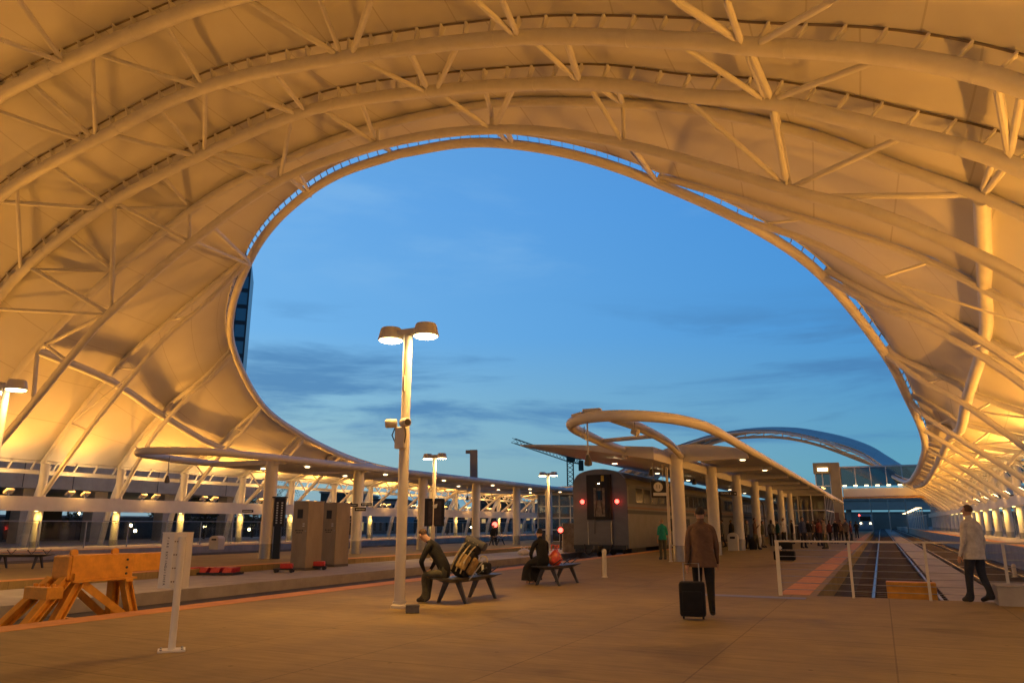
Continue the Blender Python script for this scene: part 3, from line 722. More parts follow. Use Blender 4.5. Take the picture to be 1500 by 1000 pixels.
# ------------------------------------------------------------------ benches
def bench(loc, rz, label, L=1.95):
    t = thing('bench', label, 'bench', loc, rz, 'dark metal platform benches')
    prof = [(-0.27, 0.46), (0.27, 0.46), (0.25, 0.425), (0.13, 0.37), (-0.13, 0.37), (-0.25, 0.425)]
    sec = lambda y, k=1.0, dz=0: [Vector((x*k, y, z+dz)) for x, z in prof]
    mb = MB(); ys = [-L/2, -L/2+0.28, L/2-0.28, L/2]; n = 6
    for y in ys:
        if abs(y) > L/2-0.1: mb.v += [Vector((x, y, 0.46 if z > 0.44 else 0.445)) for x, z in prof]
        else: mb.v += sec(y)
    for i in range(3): mb.f += [(i*n+k, i*n+(k+1) % n, (i+1)*n+(k+1) % n, (i+1)*n+k) for k in range(n)]
    mb.f += [(5, 4, 3, 2, 1, 0), tuple(range(18, 24))]
    mb.build('seat', BENCH, t, local=True)
    for y in (-L/2+0.38, L/2-0.38):
        for d in (-1, 1):
            MB().prism([(d*0.08, y-0.06, 0.37), (d*0.08, y+0.06, 0.37), (d*0.08, y+0.06, 0.37), (d*0.08, y-0.06, 0.37)][:2]+[(d*0.18, y+0.06, 0.38), (d*0.18, y-0.06, 0.38)], (0, 0, 0.01)).build('leg_mount', BENCH, t, local=True)
            top = Vector((d*0.13, y, 0.38)); ft = Vector((d*0.30, y, 0.0))
            m2 = MB(); a, b = 0.055, 0.028
            m2.add([top+Vector((-a, -.03, 0)), top+Vector((a, -.03, 0)), top+Vector((a, .03, 0)), top+Vector((-a, .03, 0)), ft+Vector((-b, -.022, 0)), ft+Vector((b, -.022, 0)), ft+Vector((b, .022, 0)), ft+Vector((-b, .022, 0))],
                   [(0, 1, 2, 3), (7, 6, 5, 4), (0, 4, 5, 1), (1, 5, 6, 2), (2, 6, 7, 3), (3, 7, 4, 0)])
            m2.build('leg', BENCH, t, local=True)
    for y in (-L*0.17, L*0.17, L*0.43):
        for d in (-1, 1):
            MB().tube([Vector((d*0.02, y, 0.46)), Vector((d*0.20, y, 0.58)), Vector((d*0.24, y, 0.60))], [0.012, 0.014, 0.02], 6).build('arm_divider', BENCH, t, local=True)
    return t
B1 = (gnd(645, 882)+gnd(675, 884)+gnd(692, 875)+gnd(725, 875))/4
BR = RZ+R(-1)
bench(B1, BR, 'dark metal bench holding the hunched man and his loaded backpack')
B2 = (gnd(787, 857)+gnd(815, 857)+gnd(818, 852)+gnd(846, 853))/4
bench(B2, BR, 'dark metal bench under the woman in black and her red bag')
bench(gnd(728, 798), RZ, 'dark metal bench far back under the left canopy with a dark figure sitting')
bench(gnd(28, 832), RZ-R(62), 'dark metal bench half behind the yellow buffer stop at left')

# ------------------------------------------------------------------ stainless equipment cabinets
def kiosk(px, py, lab):
    P = gnd(px, py, -0.2); t = thing('equipment_cabinet', lab, 'cabinet', P, RZ)
    MB().box((0, 0, 1.23), (0.72, 0.86, 2.46), bev=0.012).build('body', STEEL, t, local=True)
    MB().box((0, 0, 2.475), (0.76, 0.90, 0.03), bev=0.006).build('cap', STEEL, t, local=True)
    MB().box((0, 0, 0.05), (0.735, 0.875, 0.1)).build('plinth', mat('plinth grey', (0.14, 0.12, 0.1), 0.6, 0.4), t, local=True)
    d = MB().box((0, -0.433, 1.27), (0.70, 0.016, 2.30), bev=0.003).build('door', STEEL, t, local=True)
    MB().box((-0.02, -0.444, 2.02), (0.25, 0.008, 0.33)).build('black_symbol_plate', SIGNB, t, local=True)
    MB().box((0.17, -0.444, 1.66), (0.09, 0.006, 0.03)).build('sticker', SIGNW, t, local=True); MB().box((0.17, -0.444, 1.58), (0.09, 0.006, 0.03)).build('sticker', SIGNW, t, local=True)
    for i, (w, z) in enumerate(((0.36, 1.42), (0.26, 1.34))):
        for j in range(7): MB().box((-0.02-w/2+w*(j+0.5)/7, -0.443, z), (w/9, 0.004, 0.045-0.012*(j % 3))).build('lettering', SIGNB, d, local=True)
    MB().lathe((0.28, -0.44, 1.40), [(0.022, 0), (0.022, 0.02)], 10, -YL).build('lock', GALV, d, local=True)
kiosk(447, 834, 'nearer of two tall bronze steel cabinets on the track walkway')
kiosk(489, 829, 'farther of two tall bronze steel cabinets on the track walkway')
# red rail skates and pallets
P = gnd(312, 841, -0.2); t = thing('pallet_stack', 'row of red plastic forms on a dark low pallet beside the track', 'pallet', P, RZ)
MB().box((0, 0, 0.05), (0.9, 1.75, 0.07), RX := (UX*0+XL), YL).build('pallet', BLACK, t, local=True)
t.rotation_euler = (0, 0, RZ-R(70))
for i in range(4): MB().prism([(-0.35, -0.82+i*0.43, 0.085), (0.35, -0.82+i*0.43, 0.085), (0.3, -0.77+i*0.43, 0.24), (-0.3, -0.77+i*0.43, 0.24)], (0, 0.30, 0)).build('red_form', REDPL, t, local=True)
for px, py, lab in ((416, 838, 'small red and black wheeled dolly at the foot of the nearer steel cabinet'), (464, 834, 'small red and black wheeled dolly between the two steel cabinets')):
    P = gnd(px, py, -0.2); t = thing('wheeled_dolly', lab, 'dolly', P, RZ-R(60))
    MB().box((0, 0, 0.11), (0.36, 0.7, 0.05), bev=0.01).build('deck', BLACK, t, local=True)
    MB().box((0, 0.08, 0.22), (0.3, 0.42, 0.17), bev=0.03).build('red_cover', REDPL, t, local=True)
    for a in (-1, 1):
        for b in (-1, 1): MB().lathe((a*0.16, b*0.27, 0.06), [(0.06, -0.02), (0.06, 0.02)], 12, XL).build('wheel', BLACK, t, True, local=True)
# display post with pierced dots
P = gnd(404, 818); t = thing('display_post', 'slim black information post with two columns of pale dots, beside a white column', 'sign', P, 0)
MB().box((0, 0, 1.0), (0.30, 0.16, 2.0), bev=0.01).build('post_body', SIGNB, t, local=True)
hd = MB().box((0.04, 0, 1.95), (0.46, 0.18, 1.2), bev=0.012).build('display_head', SIGNB, t, local=True)
MB().box((0, 0, 2.58), (0.62, 0.3, 0.05)).build('hood', SIGNB, t, local=True)
for x in (-0.06, 0.14):
    for j in range(9): MB().box((x, -0.094, 1.5+j*0.105), (0.07, 0.008, 0.055)).build('dot', SIGNW, hd, local=True)

# ------------------------------------------------------------------ bollards, bins
P = gnd(886, 845); t = thing('bollard', 'cream bollard standing alone in front of the silver train', 'bollard', P)
MB().lathe((0, 0, 0), [(0.085, 0), (0.085, 0.02), (0.062, 0.03), (0.062, 0.66), (0.07, 0.68), (0.06, 0.74), (0.025, 0.77)], 18).build('post', CREAM, t, True, local=True)
MB().lathe((0, 0, 0.66), [(0.066, 0), (0.066, 0.03)], 18).build('collar', LAMPP, t, True, local=True)
def bin_(P, lab, w, h):
    t = thing('litter_bin', lab, 'bin', P, RZ)
    pf = [(-w/2, 0), (w/2, 0), (w/2, h*0.78)]+[(w/2*math.cos(a), h*0.78+h*0.22*math.sin(a)) for a in [PI*i/8 for i in range(1, 8)]]+[(-w/2, h*0.78)]
    MB().prism([(x, -w*0.35, z) for x, z in pf], (0, w*0.7, 0)).build('body', CREAM, t, local=True)
    MB().box((0, -w*0.36, h*0.72), (w*0.5, 0.02, h*0.12)).build('slot', SIGNB, t, local=True)
bin_(gnd(317, 804), 'rounded white litter bin on the platform by the left glass screen', 0.72, 0.78)
bin_(gnd(1075, 806), 'rounded white litter bin beside the second column of the middle platform', 0.55, 0.98)

# ------------------------------------------------------------------ platform canopies
def downlight(u, s, z, parent, power=22):
    MB().lathe(W(u, s, z), [(0.10, -0.02), (0.12, 0.0)], 14).build('downlight', EMD, parent)
    if power: spot('downlight_lamp', W(u, s, z-0.06), (0, 0, -1), power, (1.0, 0.62, 0.26), 150, 1.0, 0.08)
CANM = thing('platform_canopy', 'white middle platform canopy with a looped tube front and a long pointed roof wing', 'canopy', W(-7.3, 60, 0))
ZT = 4.22
hoop = [W(-4.3, s, ZT) for s in (112, 90, 70, 50, 36, 28, 23.2)]+[W(u, s, ZT) for u, s in ((-4.5, 21.3), (-4.95, 19.9), (-5.75, 19.05), (-6.65, 18.95), (-7.45, 19.6), (-7.95, 20.9))]+[W(u, s, ZT-0.01) for u, s in ((-8.25, 23.2), (-8.55, 26), (-8.7, 29.5))]
MB().tube(catmull(hoop, 6), 0.15, 14).build('edge_tube', WHITE, CANM, True)
MB().tube(catmull([W(-6.2, 19.1, ZT), W(-6.15, 22, ZT), W(-6.4, 26, ZT-0.02), W(-7.1, 31, ZT-0.05)], 6), 0.14, 12).build('spine_tube', WHITE, CANM, True)
MB().tube([W(-8.3, 24.5, ZT-0.02), W(-6.2, 24.0, ZT)], 0.07, 8).build('cross_tube', WHITE, CANM, True)
cols = [30.9+7.2*k for k in range(11)]
for s in cols:
    c = MB().tube([W(-7.3, s, 0), W(-7.3, s, 4.2)], 0.275, 20).build('column', WHITE, CANM, True)
    MB().tube([W(-7.3, s, 0), W(-7.3, s, 0.62)], 0.285, 20).build('base_sleeve', GALV, c, True)
# pointed left wing: fascia grows from tip to column, underside rises outward
def wing_roof(cv, uo, ui, s0, s1, zo, zi, name, parent, bow=0.0):
    mb = MB(); n = 12; L = 8
    for j in range(L+1):
        s = s0+(s1-s0)*j/L
        for i in range(n+1):
            t = i/n; u = uo+(ui-uo)*t; z = zo+(zi-zo)*t**1.4+bow*math.sin(PI*t)
            mb.v.append(W(u, s, z))
    o = len(mb.v)
    for j in range(L+1):
        s = s0+(s1-s0)*j/L
        for i in range(n+1):
            t = i/n; u = uo+(ui-uo)*t; mb.v.append(W(u, s, zo+0.05+(cv-zo-0.05)*t**1.2))
    idx = lambda j, i: j*(n+1)+i
    for j in range(L):
        for i in range(n):
            mb.f.append((idx(j, i), idx(j, i+1), idx(j+1, i+1), idx(j+1, i))); mb.f.append((o+idx(j, i), o+idx(j+1, i), o+idx(j+1, i+1), o+idx(j, i+1)))
    for i in range(n):
        mb.f.append((idx(0, i), o+idx(0, i), o+idx(0, i+1), idx(0, i+1))); mb.f.append((idx(L, i), idx(L, i+1), o+idx(L, i+1), o+idx(L, i)))
    for j in range(L):
        mb.f.append((idx(j, 0), idx(j+1, 0), o+idx(j+1, 0), o+idx(j, 0))); mb.f.append((idx(j, n), o+idx(j, n), o+idx(j+1, n), idx(j+1, n)))
    return mb.build(name, ROOFW, parent, True, ang=30)
wing_roof(4.28, -13.0, -7.45, 28.0, 106, 4.55, 3.80, 'roof_wing', CANM)
for k, s in enumerate(cols[:-1]):
    # stepped ceiling panels on the right of the columns
    MB().prism([W(-7.35, s+0.22, 4.30), W(-4.4, s+0.22, 4.16), W(-4.4, s+7.28, 4.16), W(-7.35, s+7.28, 4.30)], (0, 0, 0.1)).build('roof_panel', ROOFW, CANM)
    rib = [(-8.6, 3.98), (-8.25, 4.22), (-7.8, 4.46), (-7.3, 4.60), (-6.5, 4.62), (-5.5, 4.5), (-4.5, 4.34), (-4.45, 3.98), (-7.2, 3.90)]
    MB().prism([W(u, s+0.1, z) for u, z in rib], AX*0.1).build('rib_plate', ROOFW, CANM)
    downlight(-5.2, s+3.6, 4.185, CANM, 32); downlight(-10.3, s+1.2, 4.03, CANM, 36)
    MB().tube([W(-8.75, s-2.5, 3.95), W(-8.75, s-2.5, 4.25)], 0.06, 8).build('roof_post', WHITE, CANM, True)
for u, s in ((-8.6, 28.2), (-7.75, 28.4)): MB().tube([W(u, s, 3.9), W(u, s, ZT)], 0.09, 10).build('roof_post', WHITE, CANM, True)
pp = thing('thin_post', 'thin cream post close to the first column of the middle platform', 'post', W(-7.64, 30.62, 0))
MB().lathe(W(-7.64, 30.62, 0), [(0.09, 0), (0.09, 0.02), (0.055, 0.03), (0.055, 3.7)], 12).build('shaft', CREAM, pp, True)
MB().box(W(-7.52, 30.57, 0.62), (0.16, 0.1, 0.06), bev=0.01).build('socket', GALV, pp)
def pendant(P, z, lab, drop, r=0.11, dome=False):
    t = thing('pendant_speaker', lab, 'speaker', Vector((P.x, P.y, z-drop-0.3)), 0, 'pendant speakers under the canopies')
    MB().tube([(0, 0, 0.26), (0, 0, drop+0.3)], 0.022, 6).build('stem', GALV, t, True, local=True)
    MB().lathe((0, 0, 0), [(0.03, -0.02), (r*0.9, 0.0), (r, 0.06), (r*0.75, 0.16), (0.04, 0.28)], 14).build('speaker_body', mat('speaker grey', (0.09, 0.085, 0.08), 0.5), t, True, local=True)
pendant(gnd(0, 0, 0) if False else W(-6.9, 19.2, 0), ZT, 'dome camera on a long stem from the loop front of the middle canopy', 0.95)
for u, s, lab in ((-9.2, 34, 'dark pear-shaped pendant speaker under the wing by the first middle column'), (-9.2, 43, 'dark pear-shaped pendant speaker under the wing near the second middle column')):
    pendant(W(u, s, 0), 3.95, lab, 0.05, 0.13)
fl = thing('floodlight', 'pair of small spotlights clamped inside the loop of the middle canopy', 'floodlight', W(-6.6, 20.5, 3.9))
for u, s in ((-7.5, 20.6), (-5.9, 20.3)):
    MB().lathe(W(u, s, ZT-0.30), [(0.07, -0.1), (0.1, 0.1)], 14, (AX*-0.2+UX*0.9+ZL*-.3).normalized()).build('spot_head', LAMPP, fl, True)
    MB().tube([W(u, s, ZT-0.28), W(u, s, ZT-0.02)], 0.015, 6).build('yoke', GALV, fl)
# clamped conduit box on the loop top
cb2 = thing('conduit_box', 'small grey conduit box on top of the middle canopy loop', 'box', W(-6.7, 19.05, ZT+0.14))
MB().box(W(-6.7, 19.05, ZT+0.19), (0.5, 0.2, 0.1), UX, AX, bev=0.02).build('box_body', LAMPP, cb2)
MB().bar(W(-7.0, 19.1, ZT+0.15), W(-7.35, 19.3, ZT+0.12), 0.12, 0.06).build('box_strap', LAMPP, cb2)

CANL = thing('platform_canopy', 'white left platform canopy with a looped tube front over slender columns', 'canopy', W(-24.5, 45, 0))
ZL2 = 4.22
hoop = [W(-23.3, s, ZL2) for s in (74, 60, 48, 38, 30, 25)]+[W(u, s, ZL2) for u, s in ((-23.5, 22.6), (-24.2, 21.2), (-25.5, 20.5), (-26.7, 21.0), (-27.4, 22.6))]+[W(-27.6, s, ZL2-0.05) for s in (25, 32, 44, 60, 74)]
MB().tube(catmull(hoop, 6), 0.15, 12).build('edge_tube', WHITE, CANL, True)
lcols = [25.7, 32, 38.2, 44.8, 51.1, 57.2, 63.5, 69.8]
for s in lcols:
    c = MB().tube([W(-24, s, 0), W(-24, s, 4.1)], 0.275, 18).build('column', WHITE, CANL, True)
    MB().tube([W(-24, s, 0), W(-24, s, 0.62)], 0.285, 18).build('base_sleeve', GALV, c, True)
    MB().hbox(-27.55, -23.4, s-0.15, s+0.15, 4.0, 4.2).build('cross_beam', WHITE, CANL)
for a, b in zip(lcols, lcols[1:]):
    MB().prism([W(-27.4, a+0.9, 4.05), W(-23.4, a+0.2, 4.05), W(-23.4, b-0.1, 4.1), W(-27.4, b-0.4, 4.1)], (0, 0, 0.13)).build('roof_panel', ROOFW, CANL)
    for u in (-23.9, -26.6): downlight(u, a+2.2, 4.03, CANL, 30)
for s, lab in ((21.6, 'pendant speaker hanging from the looped front of the left canopy'), (27.5, 'pendant speaker beyond the first column of the left canopy'), (34.5, 'pendant speaker beside the second column of the left canopy'), (46.5, 'pendant speaker near the dark poster under the left canopy')):
    pendant(W(-25.6, s, 0), 4.1, lab, 0.75, 0.10)

# ------------------------------------------------------------------ hanging signs
def bars(parent, c, w, h, n_, right, up, nrm, m=SIGNW):
    for j in range(n_):
        ww = w/n_*0.74; MB().box(c+right*(-w/2+w*(j+0.5)/n_), (ww, 0.004, h*(0.8 if j % 3 else 1.0)), right, nrm, up).build('lettering', m, parent)
def sign_at(px, py, Y, w, h, lab, txt=None, arrow=False):
    P = atY(px, py, Y); t = thing('platform_sign', lab, 'sign', P)
    b = MB().box(P, (w, 0.07, h), XL, YL, ZL, bev=0.01).build('panel', SIGNB, t)
    if txt: text(txt, 'lettering', h*0.62, P+Vector((-w*0.12, -0.037, 0)), XL, ZL, SIGNW, t, 0.002, world=True)
    else: bars(t, P+Vector((0, -0.038, 0)), w*0.8, h*0.32, 8, XL, ZL, YL)
    if arrow:
        q = P+Vector((w*0.40, -0.038, 0)); a = h*0.22
        MB().prism([q+Vector((-a, 0, -a*0.3)), q+Vector((0, 0, -a*0.3)), q+Vector((0, 0, -a)), q+Vector((a*1.1, 0, 0)), q+Vector((0, 0, a)), q+Vector((0, 0, a*0.3)), q+Vector((-a, 0, a*0.3))], (0, -0.004, 0)).build('arrow', SIGNW, t)
    return t
sign_at(1066, 722.5, 39.5, 0.92, 0.22, 'black hanging sign reading TRACK 2 with an arrow, between middle columns', 'TRACK 2', True)
sign_at(516, 739.5, 38.0, 0.55, 0.14, 'small black sign left of the second left-canopy column'); sign_at(537, 738.5, 38.0, 0.55, 0.14, 'small black sign right of the second left-canopy column')
sign_at(528, 745.5, 38.6, 0.55, 0.17, 'black sign fixed low across the second left-canopy column')
sign_at(363, 748.3, 59.5, 0.85, 0.20, 'thin black sign fixed to the left white side beam')
P = atY(965, 716.5, 33); t = thing('track_sign', 'hanging black sign with a pale disc and a pale strip, in front of the train', 'sign', P)
MB().box(P, (0.66, 0.06, 0.70), bev=0.01).build('panel', SIGNB, t)
dsc = MB().lathe(P+Vector((-0.03, -0.032, 0.11)), [(0.2, 0), (0.2, 0.006)], 24, -YL).build('disc', SIGNW, t)
text('11', 'lettering', 0.22, P+Vector((-0.03, -0.040, 0.11)), XL, ZL, SIGNB, t, 0.002, world=True)
MB().box(P+Vector((0.03, -0.034, -0.20)), (0.56, 0.006, 0.13)).build('strip', SIGNW, t)
for d in (-0.22, 0.2): MB().tube([P+Vector((d, 0, 0.34)), P+Vector((d, 0, 1.15))], 0.012, 6).build('hanger', GALV, t)

# ------------------------------------------------------------------ passenger train
STAIN = mat('train stainless steel', (0.20, 0.185, 0.17), 0.42, 0.6, noise=0.18, nscale=1.5, streak=(0.3, 1, 1))
TROOF = mat('train roof metal', (0.50, 0.52, 0.55), 0.3, 0.8)
TWIN = mat('train dark window', (0.012, 0.014, 0.016), 0.12)
TB = -0.36
def coach(s0, L, label, end_detail):
    uc = -13.55; t = thing('passenger_coach', label, 'train car', W(uc, s0, TB), 0, 'double deck coaches of one silver train')
    hw, H = 1.54, 4.75
    sec = [(-hw, 0.55), (hw, 0.55), (hw, 3.75)]
    sec += [(hw-0.03, 3.98), (hw-0.10, 4.18), (hw-0.23, 4.36), (hw-0.42, 4.50), (hw-0.70, 4.60), (hw-1.05, 4.67), (0.25, 4.70)]
    H = 4.70
    sec += [(-x, z) for x, z in reversed(sec[2:])]
    P = lambda x, s, z: W(uc+x, s, TB+z)
    MB().prism([P(x, s0, z) for x, z in sec], AX*L).build('body', STAIN, t, True, ang=30)
    rf = [(x*1.006, z+0.012) for x, z in sec if z > 4.12]
    MB().prism([P(x, s0-0.01, z) for x, z in rf], AX*(L+0.02)).build('roof', TROOF, t, True, ang=30)
    for side in (-1, 1):
        x0 = side*(hw+0.006)
        for zz in (3.33, 1.75):
            if zz < 2: rng = [9.0+4.2*i for i in range(int((L-12)/4.2))]
            else: rng = [1.6+1.62*i for i in range(int((L-3)/1.62))]
            if side < 0: rng = rng[:4]
            for q in rng:
                f = MB().box(P(x0, s0+q+0.65, zz), (0.02, 1.32, 0.78), UX, AX, bev=0.006).build('window', TWIN, t)
        MB().box(P(side*(hw+0.002), s0+L/2, 3.36), (0.012, L-0.5, 1.0), UX, AX).build('window_band', mat('dark blue grey window band', (0.035, 0.038, 0.045), 0.35, 0.3), t)
        MB().box(P(x0, s0+L/2, 2.66), (0.015, L, 0.10), UX, AX).build('side_band', mat('dull red blue band', (0.20, 0.10, 0.08), 0.5), t)
        MB().box(P(x0, s0+L/2, 2.44), (0.015, L, 0.20), UX, AX).build('side_band', mat('dark blue band', (0.03, 0.035, 0.06), 0.5), t)
    ms = [0.93+0.09*i for i in range(6)]
    for i, z in enumerate(ms): MB().box(P(hw+0.006, s0+L/2, z+0.2), (0.012, L, 0.018), UX, AX).build('fluting', STAIN, t)
    for b in (3.2, L-3.2):
        MB().box(P(0, s0+b, 0.42), (2.3, 2.9, 0.3), UX, AX).build('bogie_frame', DARKM, t)
        for d in (-1.2, 1.2):
            for x in (-0.75, 0.75): MB().lathe(P(x, s0+b+d, 0.42), [(0.42, -0.06), (0.42, 0.06)], 20, UX).build('wheel', RAILM, t, True)
    MB().box(P(0, s0+L/2, 0.5), (2.5, L*0.45, 0.5), UX, AX).build('underframe', DARKM, t)
    if end_detail:
        y = -0.012
        MB().prism([P(x*0.985, s0-0.035, z-0.01) for x, z in sec if z > 3.2], AX*0.03).build('end_panel', STAIN, t)
        MB().box(P(0, s0-0.09, 3.22), (1.36, 0.18, 2.36), UX, AX).build('vestibule_frame', mat('vestibule black rubber', (0.02, 0.02, 0.02), 0.7), t)
        MB().box(P(0, s0-0.185, 3.22), (0.98, 0.03, 2.12), UX, AX).build('end_recess', BLACK, t)
        d = MB().box(P(0.04, s0-0.205, 2.95), (0.62, 0.03, 1.5), UX, AX).build('end_door', mat('dirty door steel', (0.30, 0.25, 0.19), 0.5, 0.4, noise=0.6, nscale=4), t)
        MB().box(P(0.04, s0-0.225, 3.3), (0.36, 0.012, 0.5), UX, AX).build('door_window', TWIN, d)
        MB().tube([P(-0.1, s0-0.23, 4.0), P(-0.05, s0-0.26, 3.2), P(-0.2, s0-0.26, 2.2), P(-0.25, s0-0.2, 1.3)], 0.02, 6).build('hose', BLACK, t, True)
        MB().tube([P(0.2, s0-0.23, 3.9), P(0.14, s0-0.26, 3.1), P(0.24, s0-0.26, 2.3)], 0.02, 6).build('hose', BLACK, t, True)
        MB().lathe(P(0.05, s0-0.22, 3.85), [(0.16, 0), (0.15, 0.06)], 14, -AX).build('marker_box', DARKM, t)
        MB().box(P(0.05, s0-0.285, 3.92), (0.12, 0.012, 0.03), UX, AX).build('marker_light', EMW, t)
        MB().box(P(0.26, s0-0.22, 4.2), (0.16, 0.012, 0.3), UX, AX).build('yellow_tag', mat('tag yellow', (0.6, 0.45, 0.05), 0.5), t)
        for x in (-0.98, 0.98):
            MB().lathe(P(x, s0-0.035, 2.98), [(0.12, 0), (0.11, 0.05)], 18, -AX).build('tail_lamp', EMR, t)
            MB().lathe(P(x, s0-0.03, 2.98), [(0.16, 0), (0.16, 0.02)], 18, -AX).build('lamp_bezel', DARKM, t)
            l = bpy.data.lights.new('tail_glow', 'POINT'); l.energy = 5; l.color = (1, 0.05, 0.03); l.shadow_soft_size = 0.05
            lo_ = bpy.data.objects.new('tail_glow', l); COL.objects.link(lo_); lo_.location = P(x, s0-0.3, 2.98)
        MB().box(P(0, s0-0.05, 1.35), (1.34, 0.1, 1.1), UX, AX).build('lower_door_panel', STAIN, t)
        for x in (-0.66, 0.66): MB().tube([P(x, s0-0.1, 0.7), P(x, s0-0.1, 1.95)], 0.025, 6).build('grab_rail', GALV, t)
        MB().box(P(0, s0-0.12, 0.62), (2.9, 0.2, 0.22), UX, AX).build('buffer_beam', DARKM, t)
        MB().box(P(0, s0-0.45, 0.55), (0.3, 0.8, 0.28), UX, AX, bev=0.04).build('coupler', DARKM, t)
        MB().lathe(P(0, s0-0.8, 0.42), [(0.16, 0), (0.2, 0.12), (0.14, 0.3)], 12).build('coupler_knuckle', DARKM, t)
        for x in (-0.85, 0.7):
            MB().tube(catmull([P(x, s0-0.2, 0.75), P(x*0.8, s0-0.5, 0.35), P(x*0.5, s0-0.55, 0.3), P(x*0.3, s0-0.4, 0.5)], 5), 0.035, 8).build('brake_hose', BLACK, t, True)
coach(39.4, 25.9, 'silver double-deck coach with two red tail lamps facing the viewer', True)
coach(66.2, 25.9, 'second silver double-deck coach, partly hidden behind the middle canopy columns', False)
coach(93.0, 25.9, 'third and farthest silver double-deck coach, behind the others', False)

# ------------------------------------------------------------------ people
SKIN = mat('warm skin', (0.50, 0.29, 0.19), 0.55); SKIND = mat('dark skin', (0.16, 0.085, 0.05), 0.55)
def cloth(n, c): return mat('cloth '+n, c, 0.9, noise=0.3, nscale=9, bump=0.9, bscale=9)
DENIM = cloth('dark denim', (0.03, 0.035, 0.05)); CBLK = cloth('black', (0.012, 0.012, 0.013)); CBRN = cloth('brown', (0.16, 0.09, 0.055)); CTEAL = cloth('teal', (0.02, 0.33, 0.24))
CWHT = cloth('white', (0.62, 0.58, 0.52)); CGRY = cloth('grey', (0.17, 0.16, 0.15)); CBLU = cloth('blue', (0.05, 0.07, 0.16)); CRED = cloth('red', (0.16, 0.04, 0.035)); CTAN = cloth('taupe', (0.26, 0.20, 0.15)); COLV = cloth('olive', (0.10, 0.095, 0.06)); CKHK = cloth('khaki', (0.30, 0.24, 0.16))
HAIRD = mat('dark hair', (0.018, 0.012, 0.010), 0.7); HAIRB = mat('brown hair', (0.09, 0.05, 0.03), 0.7); HAIRL = mat('blond hair', (0.42, 0.29, 0.14), 0.7)
SHOE = mat('dark shoe', (0.02, 0.018, 0.017), 0.5); SHOEW = mat('pale shoe', (0.5, 0.45, 0.4), 0.6)
def skin_mesh(J, E_, mats_of, fingers):
    """J: name -> (pos, rx, ry); E_: edges; grows one continuous body and colours it by nearest bone"""
    names = list(J); idx = {n: i for i, n in enumerate(names)}
    me = bpy.data.meshes.new('grow'); me.from_pydata([J[n][0] for n in names], [(idx[a], idx[b]) for a, b in E_], [])
    o = bpy.data.objects.new('grow', me); COL.objects.link(o)
    md = o.modifiers.new('k', 'SKIN'); md.use_smooth_shade = True
    for i, n in enumerate(names):
        sv = me.skin_vertices[0].data[i]; sv.radius = (J[n][1], J[n][2]); sv.use_root = (n == 'pelvis')
    sb_ = o.modifiers.new('s', 'SUBSURF'); sb_.levels = 2; sb_.render_levels = 2
    dg = bpy.context.evaluated_depsgraph_get(); dg.update()
    out = bpy.data.meshes.new_from_object(o.evaluated_get(dg)); bpy.data.objects.remove(o)
    mlist = []; 
    segs = []
    for a, b in E_:
        m = mats_of(a, b)
        if m not in mlist: mlist.append(m)
        segs.append((Vector(J[a][0]), Vector(J[b][0]), mlist.index(m), (J[a][1]+J[b][1])/2))
    out.materials.clear()
    hipz = J['pelvis'][0][2]; standing = hipz > 0.75
    for m in mlist: out.materials.append(m)
    legm = mats_of('hipr', 'kneer'); legi = mlist.index(legm); topi = mlist.index(mats_of('waist', 'chest'))
    for p in out.polygons:
        c = p.center; best = 1e9
        for a, b, k, r in segs:
            d = b-a; t = max(0, min(1, (c-a).dot(d)/max(d.length_squared, 1e-9))); q = (c-(a+d*t)).length-r
            if q < best: best = q; p.material_index = k; nb = (a, b)
        if standing and legm is not None and abs(c.x) < 0.24 and 0.78 < c.z/hipz*0.935 < 1.02 and p.material_index in (topi, legi):
            p.material_index = topi if c.z/hipz*0.935 > 0.865 else legi
        p.use_smooth = True
    return out
